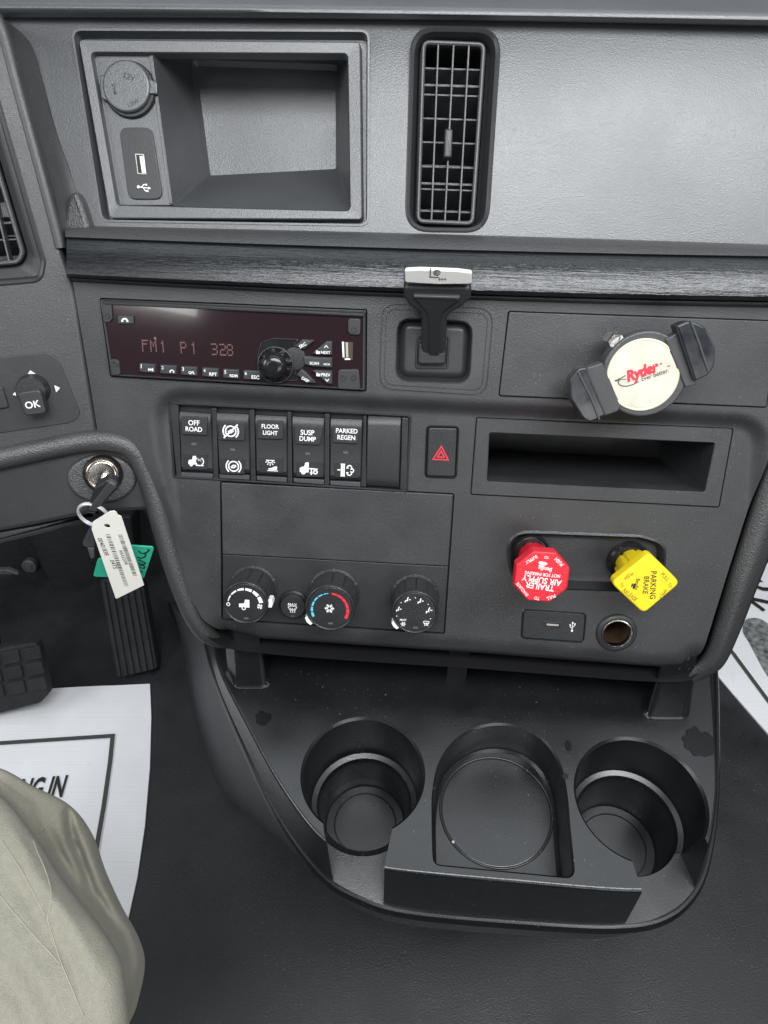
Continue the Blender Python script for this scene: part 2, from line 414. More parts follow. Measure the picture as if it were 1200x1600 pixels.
db = np.full(len(PP), 1e9)
for i in range(len(bot) - 1):
    a_ = np.array(bot[i][:2]); e_ = np.array(bot[i + 1][:2]) - a_; w_ = PP - a_; t_ = np.clip((w_ @ e_) / (e_ @ e_), 0, 1); db = np.minimum(db, np.sqrt(((w_ - t_[:, None] * e_) ** 2).sum(1)))
bw = np.ones(len(PP)); dd = np.clip(np.where((so <= 0) & (np.abs(np.abs(so) - db) < 2e-4), 0, db), 0, Rb)
Hh = Hh - bw * (Rb - np.sqrt(np.maximum(0, Rb ** 2 - (Rb - dd) ** 2))) * 0.9
rows = [[Vector((gx[j], gy[i], Hh[i * len(gx) + j])) for j in range(len(gx))] for i in range(len(gy))]
V, Fc = loft(rows, False, False, False)
nv = len(V); V += [Vector((p.x, p.y, -0.05)) for p in V[:nv]]
Fc += [tuple(reversed([i + nv for i in f])) for f in Fc]
nx, ny = len(gx), len(gy)
loopb = list(range(nx)) + [i * nx + nx - 1 for i in range(1, ny)] + [(ny - 1) * nx + j for j in range(nx - 2, -1, -1)] + [i * nx for i in range(ny - 2, 0, -1)]
for i in range(len(loopb)):
    a, b = loopb[i], loopb[(i + 1) % len(loopb)]; Fc.append((a, b, b + nv, a + nv))
def pocket(px_, r, d, base=0.0, grow=0.0, draft=0.0):
    q = rp(pts(F, px_, base), r)
    if grow: q = inset(q, -grow)
    return prism(q, base - d, base + 0.03)
radio_px = [(155, 465), (574, 483), (573, 612), (172, 589)]
drawer_px = [(795, 487), (1216, 502), (1197, 636), (780, 618)]
bank_px = [(263, 628), (643, 648), (637, 769), (271, 746)]
hazard_px = [(666, 664), (718, 665), (714, 748), (663, 746)]
tray_px = [(745, 653), (1145, 670), (1123, 792), (736, 772)]
door_px = [(345, 753), (709, 772), (701, 885), (347, 866)]
clim_px = [(347, 866), (701, 885), (694, 990), (347, 968)]
lever_px = [(621, 496), (739, 502), (734, 599), (618, 595)]
leverring_px = [(596, 474), (772, 482), (760, 620), (591, 609)]
valve_px = [(788, 829), (1000, 836), (1040, 845), (1036, 925), (900, 921), (795, 915)]
usb_px = [(817, 952), (916, 958), (912, 1004), (814, 997)]
cutters = [pocket(radio_px, 0.002, 0.012), pocket(drawer_px, 0.0015, 0.006, grow=0.0007), pocket(bank_px, 0.002, 0.012, HP),
           pocket(hazard_px, 0.004, 0.010, HP), pocket(tray_px, 0.0015, 0.006, HP, grow=0.0007),
           pocket([door_px[0], door_px[1], clim_px[2], clim_px[3]], 0.0015, 0.006, HP, grow=0.0007),
           pocket(lever_px, 0.010, 0.030), pocket(usb_px, 0.004, 0.006, HP, grow=0.0004)]
vst = rp(pts(F, [(787, 828), (1000, 836), (1041, 848), (1036, 926), (880, 920), (800, 912)], HP), [0.020, 0.02, 0.02, 0.014, 0.03, 0.02], 8)
cutters.append(prism(vst, HP - 0.010, HP + 0.03))
tin_px = [(765, 676), (1117, 692), (1101, 769), (761, 752)]
cutters.append(prism(rp(pts(F, tin_px, HP), 0.002), -0.2, 0.03))
soc = PL(F, 963, 988, HP)
cutters.append(prism(circ(soc, 0.0122, 40), -0.2, 0.03))
lr_o = rp(pts(F, leverring_px), 0.012, 6); lr_i = inset(lr_o, 0.0011)
cutters.append(ringplate(lr_o, lr_i, -0.0012, 0.02, 0.0))
lr_o2 = inset(lr_o, 0.0035); cutters.append(ringplate(lr_o2, inset(lr_o2, 0.0008), -0.0008, 0.02, 0.0))
fas = cut((V, Fc), cutters, op_first=prism(out_uv, -0.045, 0.05))
mk('fascia', fas, 'dash', dash, 32, wn=True)
# tray bin (deep box behind the opening)
tq = rp(pts(F, tin_px, HP), 0.004)
tb = inset(tq, 0.003)
mk('tray_bin', loft([[v3(p[:2], HP - 0.001) for p in inset(tq, -0.0005)], [v3(p[:2], -0.045) for p in inset(tq, 0.0005)], [v3(p, -0.112) for p in tb]], False, True), 'satin', dash, 20, wn=False)
mk('tray_frame', ringplate(rp(pts(F, tray_px, HP), 0.0015), rp(pts(F, tin_px, HP), 0.002), HP - 0.006, HP + 0.0006, 0.0006), 'dash', dash)
mk('drawer_panel', prism(rp(pts(F, drawer_px), 0.0015), -0.006, 0.0008, 0.0008), 'dash', dash)
mk('storage_door', prism(inset(rp(pts(F, door_px, HP), 0.0012), 0.0004), HP - 0.006, HP + 0.0006, 0.0007), 'dash', dash)
# lever well
lw = rp(pts(F, lever_px), 0.010, 5)
mk('lever_well', loft([[v3(p, 0.0004) for p in inset(lw, -0.0004)], [v3(p, -0.002) for p in inset(lw, 0.0008)], [v3(p, -0.0085) for p in inset(lw, 0.0022)], [v3(p, -0.0055) for p in inset(lw, 0.0048)], [v3(p, -0.0045) for p in inset(lw, 0.0075)]], False, True), 'satin', dash)
# valve well
mk('valve_well', loft([[v3(p, HP + 0.0004) for p in inset(vst, -0.0006)], [v3(p, HP + 0.0016) for p in inset(vst, 0.0012)], [v3(p, HP - 0.001) for p in inset(vst, 0.0028)], [v3(p, HP - 0.0065) for p in inset(vst, 0.0048)], [v3(p, HP - 0.0072) for p in inset(vst, 0.008)]], False, True), 'smooth', dash)
# padded roll on the right of the stack
prs = [((1255, 500), (1310, 520)), ((1240, 570), (1290, 595)), ((1216, 670), (1263, 695)), ((1194, 740), (1240, 762)), ((1166, 828), (1211, 848)), ((1137, 918), (1179, 930)), ((1118, 984), (1152, 998)), ((1104, 1022), (1130, 1041)), ((1088, 1040), (1102, 1059)), ((1066, 1048), (1071, 1067)), ((1030, 1048), (1032, 1068))]
rows = []
for j, (s_, o_) in enumerate(prs):
    row = []; sc_ = [1, 1, 1, 1, 1, 1, .85, .7, .5, .3, .1][j]; drop = [0, 0, 0, 0, 0, 0, .001, .004, .008, .012, .014][j]
    row.append(PL(F, s_[0] - 5, s_[1] - 1, HP - 0.03)); row.append(PL(F, s_[0] - 5, s_[1] - 1, HP - 0.0030 - drop))
    for k in range(13):
        t = k / 12; hb = HP - 0.0015 - drop + 0.010 * sc_ * (math.sin(math.pi * (0.08 + 0.75 * t))) ** 0.8 - 0.014 * max(0, t - 0.55) ** 1.5
        row.append(PL(F, s_[0] + (o_[0] - s_[0]) * t, s_[1] + (o_[1] - s_[1]) * t, hb))
    e = row[-1]; row.append(Vector((e.x - 0.0005, e.y, e.z - 0.02))); row.append(Vector((e.x - 0.004, e.y, e.z - 0.05)))
    rows.append(row)
cols = [catmull([r[k] for r in rows], 6) for k in range(len(rows[0]))]
mk('bolster', loft([[c[i] for c in cols] for i in range(len(cols[0]))], False, False, False), 'soft', dash, 60)
# padded bead that runs round the lower left of the stack
bead_px = [(-70, 728), (0, 716), (70, 701), (135, 689), (175, 689), (207, 701), (226, 730), (243, 782), (262, 852), (285, 920), (308, 970), (334, 998), (366, 1010)]
bh = [0.0, 0.0, 0.0, -0.002, -0.003, -0.006, -0.008, -0.009, -0.010, -0.012, -0.016, -0.024, -0.036]
bp_ = []
for (x, y), h in zip(bead_px, bh):
    p = PW(L, x, y, -0.002) if x < 150 else PW(F, x, y, h)
    bp_.append(F.inverted() @ p)
bp_ = catmull(bp_, 8)
mk('bead', tube(bp_, [0.0085 * min(1, 0.3 + 0.7 * (len(bp_) - 1 - i) / 12) for i in range(len(bp_))], 18), 'soft', dash, 60)
# skirt below the fascia, behind the bead (left flank of the stack)
sk0 = [(207, 704), (243, 790), (264, 862), (292, 935), (330, 1000), (420, 1022), (760, 1046), (1040, 1066), (1095, 1052)]
rows = [[PL(F, x, y, -0.012) for x, y in sk0], [PL(F, x, y, -0.012) + Vector((0.002, 0.002, -0.05)) for x, y in sk0], [PL(F, x, y, -0.012) + Vector((0.01, 0.02, -0.16)) for x, y in sk0]]
mk('underside', loft([catmull(r, 5) for r in rows], False, False, False), 'dark', dash, 60)

# ---- ledge: leather strip and dark wood-look trim
lrows = [((352, 363, 384), -0.022), ((355, 366, 387), -0.010), ((360, 373, 391), -0.002), ((367, 383, 398), 0.003), ((370, 387, 401), 0.0045), ((372, 389, 403), 0.0025)]
wrows = [((372, 389, 403), 0.002), ((373, 390, 404), 0.0045), ((376, 393.5, 407), 0.0070), ((387, 404, 417), 0.0110), ((398, 416, 429), 0.0140), ((411, 430, 444), 0.0160), ((422, 442, 457), 0.0174), ((428, 449, 464), 0.0176), ((432, 454, 470), 0.0125), ((434, 456, 472), 0.000)]
lip = [((434, 456, 472), 0.0015), ((435, 457.5, 473.5), 0.0028), ((437, 460, 477), 0.0028), ((440, 463, 481), 0.0015), ((441, 464, 482), -0.002)]
def sweep(rws, xl):
    g = []
    for ys, h in rws:
        row = []
        for k in range(41):
            t = k / 40; x = xl[0] + (xl[2] - xl[0]) * t
            tm = (xl[1] - xl[0]) / (xl[2] - xl[0])
            y = ys[0] * (t - tm) * (t - 1) / (tm) + ys[1] * t * (t - 1) / (tm * (tm - 1)) + ys[2] * t * (t - tm) / (1 - tm)
            row.append(PL(F, x, y, h))
        g.append(row)
    return loft(g, False, False, False)
mk('padded_strip', sweep(lrows, (102, 600, 1262)), 'soft', dash, 60)
mk('trim_strip', sweep(wrows, (104, 600, 1262)), 'wood', dash, 60)
mk('trim_lip', sweep(lip, (112, 600, 1262)), 'dash', dash, 60)

# ---- upper panel with the bin and vent openings
UI = F.inverted() @ U
ux0 = PL(U, -60, 200).x; ux1 = PL(U, 1275, 200).x; uy0 = PL(U, 600, 395).y; uy1 = PL(U, 600, 10).y
gx = np.linspace(ux0, ux1, 90); gy = np.linspace(uy0, uy1, 46)
vc = PL(U, 600, 215).y
def uh(x, y): return -1.1 * max(0, y - vc) ** 2 + 0.35 * max(0, vc - y) ** 2 * 0
rows = [[Vector((x, y, uh(x, y))) for x in gx] for y in gy]
V, Fc = loft(rows, False, False, False); nv = len(V)
V += [Vector((p.x, p.y, -0.03)) for p in V[:nv]]; Fc += [tuple(reversed([i + nv for i in f])) for f in Fc]
nx, ny = len(gx), len(gy)
loopb = list(range(nx)) + [i * nx + nx - 1 for i in range(1, ny)] + [(ny - 1) * nx + j for j in range(nx - 2, -1, -1)] + [i * nx for i in range(ny - 2, 0, -1)]
for i in range(len(loopb)):
    a, b = loopb[i], loopb[(i + 1) % len(loopb)]; Fc.append((a, b, b + nv, a + nv))
bo = rp(pts(U, [(113, 47), (576, 49), (575, 352), (160, 345)]), 0.006, 6)        # bin bezel outline
vo = rp(pts(U, [(643, 42), (783, 44), (762, 363), (633, 361)]), 0.017, 8)        # vent bezel outline
upm = cut((V, Fc), [prism(bo, -0.1, 0.05), prism(vo, -0.1, 0.05)])
mk('upper_panel', xf(upm, UI), 'dash_upper', dash, 32, wn=True)
# bezel of the bin
fr_o = rp(pts(U, [(122, 61), (563, 65), (566, 343), (171, 341)]), 0.003, 6)
fr_i = rp(pts(U, [(142, 82), (542, 84), (546, 328), (183, 319)]), 0.003, 6)
bz = loft([[v3(p, 0.0008) for p in inset(bo, -0.0008)], [v3(p, 0.0008) for p in inset(bo, 0.0006)], [v3(p, -0.009) for p in inset(bo, 0.0020)], [v3(p, -0.009) for p in inset(fr_o, -0.0006)],
           [v3(p[:2], -0.001) for p in fr_o], [v3(p, -0.0003) for p in inset(fr_o, 0.0007)], [v3(p, -0.0009) for p in inset(fr_i, -0.001)], [v3(p[:2], -0.0022) for p in fr_i], [v3(p, -0.010) for p in inset(fr_i, 0.0003)]], False, False)
mk('bin_bezel', xf(bz, UI), 'dash_upper', dash, 40)
fb = pts(U, [(238, 82), (546, 83), (549, 331), (270, 322)], -0.002)
bb = pts(U, [(300, 96), (530, 104), (531, 270), (324, 281)], -0.062)
mk('bin', xf(loft([[v3(p, -0.002) for p in rp(fb, 0.002, 4)], [v3(p, -0.058) for p in rp(bb, 0.005, 4)], [v3(p, -0.062) for p in inset(rp(bb, 0.005, 4), 0.003)]], False, True), UI), 'dash_upper', dash, 20, wn=False)
ip = rp(pts(U, [(139, 79), (240, 83), (272, 321), (181, 321)], -0.0055), 0.0015, 4)
mk('socket_panel', xf(prism(ip, -0.012, -0.0055, 0.0006), UI), 'dash_upper', dash)
ipr = rp(pts(U, [(233, 86), (241, 86), (273, 319), (265, 319)], -0.005), 0.0008, 3)
mk('socket_panel_edge', xf(prism(ipr, -0.012, -0.0042, 0.0006), UI), 'dash_upper', dash)
# hood lip along the top
hl = [((28, 31, 43), -0.0035), ((24, 28, 40), 0.003), ((14, 21, 33), 0.0075), ((9, 16, 28), 0.008), ((2, 9, 21), 0.007), ((-6, 1, 13), 0.002), ((-60, -50, -38), -0.02)]
g = []
for ys, h in hl:
    row = []
    for k in range(31):
        t = k / 30; x = -80 + 1360 * t; tm = .5
        y = ys[0] * (t - tm) * (t - 1) / tm + ys[1] * t * (t - 1) / (tm * (tm - 1)) + ys[2] * t * (t - tm) / (1 - tm)
        row.append(PL(U, x, y, h))
    g.append(row)
mk('hood_lip', xf(loft(g, False, False, False), UI), 'dash_upper', dash, 60)

# ---- driver-side pod
LI = F.inverted() @ L
podf = pts(L, [(-90, 20), (-6, 30), (8, 60), (30, 140), (60, 250), (84, 340), (97, 392), (116, 440), (154, 688), (120, 697), (-90, 737)])
lv = rp(pts(L, [(-200, 100), (-16, 105), (71, 408), (66, 440), (-200, 462)]), [0.01, 0.02, 0.01, 0.016, 0.01], 8)
pod = cut(prism(podf, -0.03, 0.0, 0.004), [prism(lv, -0.1, 0.02)])
mk('driver_pod', xf(pod, LI), 'dash', dash, 40, wn=True)
rg = [(-6, 26), (8, 58), (30, 140), (60, 250), (84, 340), (96, 388)]
sm = [(10, 32), (46, 66), (66, 125), (88, 205), (110, 270), (126, 325)]
rows = []
for (a, b) in zip(rg, sm):
    p = LI @ PL(L, a[0], a[1], -0.004); q = UI @ PL(U, b[0], b[1], 0.0005)
    m1 = p.lerp(q, 0.12) + Vector((0, 0, 0.002)); m2 = p.lerp(q, 0.55) - Vector((0, 0, 0.004)); m3 = p.lerp(q, 0.97) + Vector((0, 0, -0.001))
    q2 = UI @ PL(U, b[0] - 1, b[1], -0.004)
    rows.append([p - Vector((0.002, 0, 0.004)), p, m1, m2, m3, q, q2])
cols = [catmull([r[k] for r in rows], 6) for k in range(7)]
mk('pod_flank', loft([[c[i] for c in cols] for i in range(len(cols[0]))], False, False, False), 'dash', dash, 60)
rgp = catmull([LI @ PL(L, a[0] - 1, a[1], -0.002) for a in rg], 6)
mk('pod_ridge', tube(rgp, 0.0042, 10), 'dash', dash, 60)
# small fin where the padded strip ends
fin = xf(prism(rp(pts(U, [(99, 394), (104, 340), (112, 306), (124, 299), (134, 318), (146, 356), (140, 392)], 0.004), 0.004, 4), -0.006, 0.010, 0.004), UI)
mk('end_fin', fin, 'soft', dash, 50)
# knee panel with the lock
kn = pts(L, [(-90, 735), (60, 712), (130, 698), (178, 696), (207, 712), (224, 745), (234, 798), (226, 800), (150, 803), (60, 822), (-90, 850)])
mk('knee_panel', xf(prism(kn, -0.05, -0.004, 0.004), LI), 'satin', dash, 40)
kn2 = pts(L, [(-90, 846), (60, 820), (150, 801), (152, 806), (80, 832), (-90, 872)], -0.01)
mk('knee_panel_edge', xf(prism(kn2, -0.05, -0.012, 0.003), LI), 'satin', dash, 40)

# ================================================================== AIR VENTS
def vent(name, label, M, outer, frm, slat_tops, slat_bots, hor, slider, rad_o, rad_f, hb=-0.006):
    c0 = PL(M, *slider[0]); MT = M @ Matrix.Translation((c0.x, c0.y, 0)); t = thing(name, label, 'air vent', MT, 'dashboard air vents')
    q = lambda l, h=0.0: pts(MT, l, h)
    O = rp(q(outer), rad_o, 8); I = rp(q(frm, hb), rad_f, 8)
    mk('bezel', loft([[v3(p, 0.0003) for p in inset(O, -0.0006)], [v3(p, 0.0010) for p in inset(O, 0.0005)], [v3(p, -0.0005) for p in inset(O, 0.0025)], [v3(p, hb - 0.003) for p in inset(O, 0.0045)], [v3(p, hb - 0.006) for p in inset(I, -0.0012)], [v3(p, hb - 0.012) for p in inset(I, -0.001)]], False, False), 'satin', t)
    mk('duct', loft([[v3(p, hb - 0.004) for p in I], [v3(p, hb - 0.055) for p in inset(I, 0.001)]], False, True), 'smooth', t)
    mk('grille_frame', ringplate(I, inset(I, 0.0028), hb - 0.006, hb, 0.0009), 'vent_frame', t)
    for a, b in zip(slat_tops, slat_bots):
        A = PL(MT, *a, hb - 0.002); B = PL(MT, *b, hb - 0.002); d = (B - A).normalized(); s = Vector((-d.y, d.x, 0)) * 0.0006
        mk('upright_slat', prism([A - s, A + s, B + s, B - s], hb - 0.012, hb - 0.0008, 0.0003, 2), 'vent_frame', t)
    for (a, b, hi) in hor:
        A = PL(MT, *a, hb - 0.013); B = PL(MT, *b, hb - 0.013)
        wdt = 0.0007 if hi else 0.0005
        g = [Vector((A.x, A.y + wdt, hb - 0.011)), Vector((A.x, A.y - wdt, hb - 0.011)), Vector((A.x, A.y - wdt - 0.009, hb - 0.034)), Vector((A.x, A.y + wdt - 0.009, hb - 0.034))]
        g2 = [Vector((B.x, p.y - A.y + B.y, p.z)) for p in g]
        mk('cross_slat', loft([g, g2]), 'vent_frame', t)
    if len(slider) > 1:
        a, b = slider[1], slider[2]; A = PL(MT, *a, hb); B = PL(MT, *b, hb); w_ = 0.0028
        mk('slider', prism(rp([(A.x - w_, A.y), (A.x + w_, A.y), (B.x + w_, B.y), (B.x - w_, B.y)], 0.0012, 4), hb - 0.004, hb + 0.005, 0.0014), 'satin', t)
    return t
mat('vent_frame', (0.06, 0.062, 0.066), 0.36, grain=0.0001, gscale=1200)
vt = vent('air_vent', 'tall narrow air vent with upright slats right of the storage bin', U,
     [(643, 42), (783, 44), (762, 363), (633, 361)], [(659, 61), (760, 65), (741, 352), (650, 348)],
     [(685, 64), (709, 65), (733, 66)], [(674, 349), (695, 350), (717, 351)],
     [((662, 108), (752, 111), 0), ((660, 134), (752, 137), 1), ((660, 149), (750, 152), 0), ((658, 186), (748, 189), 0), ((657, 223), (746, 226), 0), ((656, 261), (745, 264), 0), ((655, 287), (742, 290), 1), ((655, 296), (742, 299), 0), ((653, 330), (740, 333), 0)],
     [(700, 225), (701, 204), (699, 249)], 0.017, 0.006)
vl = vent('air_vent', 'slanted air vent cropped by the left edge, on the driver side pod', L,
     [(-200, 100), (-16, 105), (71, 408), (66, 440), (-200, 462)], [(-190, 185), (-25, 185), (38, 395), (30, 412), (-190, 430)],
     [(-33, 205), (-85, 205)], [(15, 410), (-40, 412)],
     [((-180, 345), (24, 338), 0), ((-180, 356), (27, 348), 1), ((-180, 300), (10, 292), 0), ((-180, 250), (-4, 240), 0), ((-180, 382), (30, 374), 0)],
     [(-30, 320)], [0.01, 0.02, 0.01, 0.016, 0.01], 0.008, -0.005)

# ================================================================== 12 V SOCKET AND USB IN THE BIN
M0 = at(U, 202, 139, -0.0055)
t = thing('power_socket', 'round power socket with a closed embossed cap in the storage bin', 'socket', M0)
mk('collar', lathe([(0.0185, -0.002), (0.0185, 0.0015), (0.0175, 0.003), (0.0155, 0.003)], (0.001, -0.001), 48), 'smooth', t)
capo = circ((0, 0), 0.0168, 40)
mk('cap', prism(capo, 0.002, 0.0065, 0.0018), 'dash_upper', t)
mk('cap_tab', prism(rp([(0.012, 0.007), (0.0215, 0.0035), (0.0215, -0.004), (0.012, -0.0045)], 0.001), 0.002, 0.005, 0.001), 'dash_upper', t)
mk('cap_tab', prism(rp([(-0.019, 0.0065), (-0.012, 0.0075), (-0.010, -0.011), (-0.0185, -0.008)], 0.002), 0.002, 0.005, 0.001), 'dash_upper', t)
text_on(M0, '12V', (194, 117), (211, 123), 0.00662, 'smooth', 'embossing', t)
text_on(M0, 'MAX', (180, 147), (176, 130), 0.00662, 'smooth', 'embossing', t)
text_on(M0, '120W', (200, 165), (217, 156), 0.00662, 'smooth', 'embossing', t)
def usb_icon(M, cx, cy, px, h, ang, m, parent):
    ca, sa = math.cos(R(ang)), math.sin(R(ang)); rt = lambda q: (q[0] * ca - q[1] * sa, q[0] * sa + q[1] * ca)
    pl = [[(-0.8, 0), (0.7, 0)], [(-0.35, 0.03), (-0.05, 0.4), (0.25, 0.4)], [(-0.1, -0.03), (0.2, -0.4), (0.45, -0.4)]]
    fi = [[(0.6, 0.2), (1.0, 0), (0.6, -0.2)], arc((-0.8, 0), 0.2, 0, 330, 10), arc((0.3, 0.4), 0.14, 0, 330, 8), [(0.4, -0.28), (0.65, -0.28), (0.65, -0.52), (0.4, -0.52)]]
    return micon(M, cx, cy, px, h, [[rt(q) for q in p] for p in pl], 0.11, m, 'usb_symbol', parent, [[rt(q) for q in p] for p in fi])
t = thing('usb_port', 'upright rounded USB port plate below the round socket cap in the bin', 'USB port', at(U, 221, 255, -0.0055))
M0 = t.matrix_world.copy()
pq = rp(pts(M0, [(187, 200), (238, 200), (256, 312), (202, 312)]), 0.006, 6)
mk('plate', prism(pq, -0.001, 0.0016, 0.0006), 'satin', t)
sl = rp(pts(M0, [(211, 240), (225, 241), (229, 273), (215, 272)], 0.0018), 0.0003, 2)
mk('slot', prism(sl, 0.0, 0.0019), 'dark', t)
mk('shell', ringplate(sl, inset(sl, 0.0007), 0.0, 0.0022, 0.0002), 'usb', t)
mk('tongue', prism(pts(M0, [(218, 244), (225, 244), (228, 270), (222, 270)], 0.0022), 0.0, 0.0023), 'white', t)
usb_icon(M0, 225, 293, 11, 0.0018, -5, 'white', t)

# ================================================================== RADIO
RM = at(F, 365, 540, 0.0)
t = thing('car_radio', 'single slot car radio with dark display, round dial and station buttons', 'radio', RM)
k5 = cxy((150, 460), 5.0); k4 = cxy((380, 500), 5.4545)
body = rp(pts(RM, radio_px), 0.0015, 3)
mk('chassis', prism(inset(body, 0.0008), -0.012, 0.0005, 0.0005), 'smooth', t)
face_px = [(156, 468), (571, 488), (570, 610), (174, 587)]
mk('frame', ringplate(rp(pts(RM, face_px, 0.004), 0.0012, 3), rp(pts(RM, [(160, 472.5), (567, 492), (566, 607), (177, 584.5)], 0.004), 0.0008, 3), 0.0, 0.0046, 0.0006), 'satin', t)
glass = rp(pts(RM, [(160, 472.5), (567, 492), (566, 607), (177, 584.5)], 0.0036), 0.0008, 3)
mk('display', prism(glass, 0.0, 0.0036, 0.0003), 'display', t)
mk('top_rail', prism(rp(pts(RM, [(160, 469.5), (569, 489.5), (569, 495.5), (161, 476)], 0.0058), 0.0006, 3), 0.003, 0.0058, 0.0009), 'satin', t)
for cp in ([k5(28, 60), k5(120, 70), k5(128, 190), k5(105, 218), k5(62, 222)], [k4(893, -15), k4(1003, -10), k4(997, 130), k4(915, 125), k4(893, 100)],
           [k5(105, 505), k5(150, 508), k5(178, 530), k5(190, 630), k5(120, 635)], [k4(808, 425), k4(985, 420), k4(1000, 598), k4(805, 588)]):
    mk('corner_bracket', prism(rp(pts(RM, cp, 0.0052), 0.0022, 4), 0.001, 0.0052, 0.0006), 'satin', t)
for (x, y) in (k5(86, 168), k4(945, 85), k5(148, 540), k4(850, 492), k4(942, 490)):
    c = PL(RM, x, y, 0.0053)
    mk('screw', join(lathe([(0.0021, 0.004), (0.0021, 0.0058), (0.0013, 0.0058)], c, 16, True, False), lathe([(0.0013, 0.0058), (0.0013, 0.0046)], c, 16, False, True)), 'smooth', t)
bt = [(335, 462, 'I◄'[0:1], ), ]
labels6 = [('1', ''), ('2', ''), ('3', ''), ('4', 'RPT'), ('5', 'RDM'), ('6', 'ESC')]
for i in range(6):
    x0, x1 = [(217.5, 242), (250, 275), (282, 307.5), (315.5, 341), (348, 373), (380, 407)][i]
    yt = 567.5 + (x0 - 217) * 0.069; yb = yt + 14
    q = [(x0, yt), (x1, yt + 1.6), (x1, yb + 1.6), (x0, yb)]
    b = mk('preset_button', prism(rp(pts(RM, q, 0.006), 0.0006, 3), 0.003, 0.006, 0.0008), 'button', t)
    text_on(RM, labels6[i][0], (x0 + 2.5, yt + 4.5), (x0 + (3.6 if i == 0 else 5.5), yt + 4.7), 0.00625, 'white', 'numeral', b)
    if labels6[i][1]: text_on(RM, labels6[i][1], (x1 - 14, yt + 10.2), (x1 - 2, yt + 11), 0.00625, 'white', 'lettering', b, bold=0.02)
    elif i == 0: micon(RM, x1 - 6.5, yt + 10, 3.4, 0.00625, [[(-1, -.7), (-1, .7)], [(1, .7), (1, -.7)]], 0.3, 'white', 'symbol', b, [[(-.8, 0), (0, .7), (0, -.7)], [(0, 0), (.8, .7), (.8, -.7)]])
    elif i == 1: micon(RM, x1 - 6.5, yt + 10, 3.6, 0.00625, [arc((0, -.5), .9, 20, 160, 8)], 0.4, 'white', 'symbol', b, [[(-1, -.7), (-.5, -.7), (-.5, 0), (-1, 0)], [(.5, -.7), (1, -.7), (1, 0), (.5, 0)]])
    else: text_on(RM, 'QFL', (x1 - 13, yt + 10), (x1 - 3, yt + 11), 0.00625, 'white', 'lettering', b, bold=0.02)
b = mk('phone_button', prism(rp(pts(RM, [k5(165, 162), k5(290, 165), k5(295, 232), k5(170, 232)], 0.0055), 0.0008, 3), 0.003, 0.0055, 0.0008), 'button', t)
micon(RM, *k5(225, 198), 5.5, 0.0057, [arc((0, -.45), .75, 15, 165, 10)], 0.42, 'white', 'symbol', b, [[(-1, -.6), (-.5, -.6), (-.45, -.1), (-1, -.1)], [(.5, -.6), (1, -.6), (1, -.1), (.45, -.1)]])
def dots(s, a, b, rows_=None):
    pass
FONT5 = {'F': ['11111', '10000', '11110', '10000', '10000', '10000', '10000'], 'M': ['10001', '11011', '10101', '10101', '10001', '10001', '10001'], '1': ['00100', '01100', '00100', '00100', '00100', '00100', '00100'],
         'P': ['11110', '10001', '10001', '11110', '10000', '10000', '10000'], '3': ['11110', '00001', '00001', '01110', '00001', '00001', '11110'], '2': ['11110', '00001', '00001', '01110', '10000', '10000', '11111'], '8': ['01110', '10001', '10001', '01110', '10001', '10001', '01110']}
for s_, xs in (('FM1', (222, 235, 250)), ('P1', (282, 298)), ('328', (330.5, 343.5, 354.5))):
    gs = []
    for ch, x in zip(s_, xs):
        for r_, rw in enumerate(FONT5[ch]):
            for c_, bit in enumerate(rw):
                if bit == '1':
                    px_ = x + c_ * 2.0 + r_ * 0.22; py_ = 532 + (x - 222) * 0.052 + r_ * 2.7
                    p = PL(RM, px_, py_, 0.0038); e = 0.00036
                    gs.append(flat([(p.x - e, p.y - e * 1.25), (p.x + e, p.y - e * 1.25), (p.x + e, p.y + e * 1.25), (p.x - e, p.y + e * 1.25)], 0.0038))
    mk('readout', join(*gs), 'led', t, recalc=False)
p = PL(RM, *k5(461, 343), 0.0039); mk('indicator', flat(circ(p, 0.001, 12), 0.0039), 'led', t)
# dial
dc = PL(RM, *k4(245, 330), 0.0036)
well = rp(pts(RM, [k4(120, 300), k4(150, 190), k4(250, 155), k4(490, 165), k4(420, 215), k4(520, 300), k4(510, 380), k4(440, 440), k4(480, 520), k4(340, 520), k4(200, 470), k4(125, 400)], 0.0045), 0.003, 4)
mk('dial_well', ringplate(well, inset(well, 0.0007), 0.003, 0.0048, 0.0003), 'satin', t)
mk('dial_plate', prism(inset(well, 0.0007), 0.003, 0.0040), 'gloss', t)
dk = PL(RM, *k4(248, 398), 0.018)
MD = Matrix.Translation((dk.x, dk.y, 0))
dl = mk('dial', lathe([(0.0130, 0.0035), (0.0130, 0.0065), (0.0110, 0.0085), (0.0092, 0.0095), (0.0086, 0.0145), (0.0080, 0.0165), (0.0062, 0.0178), (0.003, 0.0184)], (0, 0), 64, mod=lambda a, z: 1 - (0.22 * (0.5 + 0.5 * math.cos(9 * a)) ** 3 if 0.006 < z < 0.009 else 0)), 'gloss', t, M=MD)
mk('dial_rim', tube([Vector((0.0126 * math.cos(a * 2 * math.pi / 40), 0.0126 * math.sin(a * 2 * math.pi / 40), 0.0065)) for a in range(40)], 0.0005, 8, True), 'satin', dl)
mk('dial_hub', lathe([(0.0085, 0.003), (0.0080, 0.0048), (0.004, 0.0052)], PL(RM, *k4(440, 330), 0.004), 32), 'smooth', t)
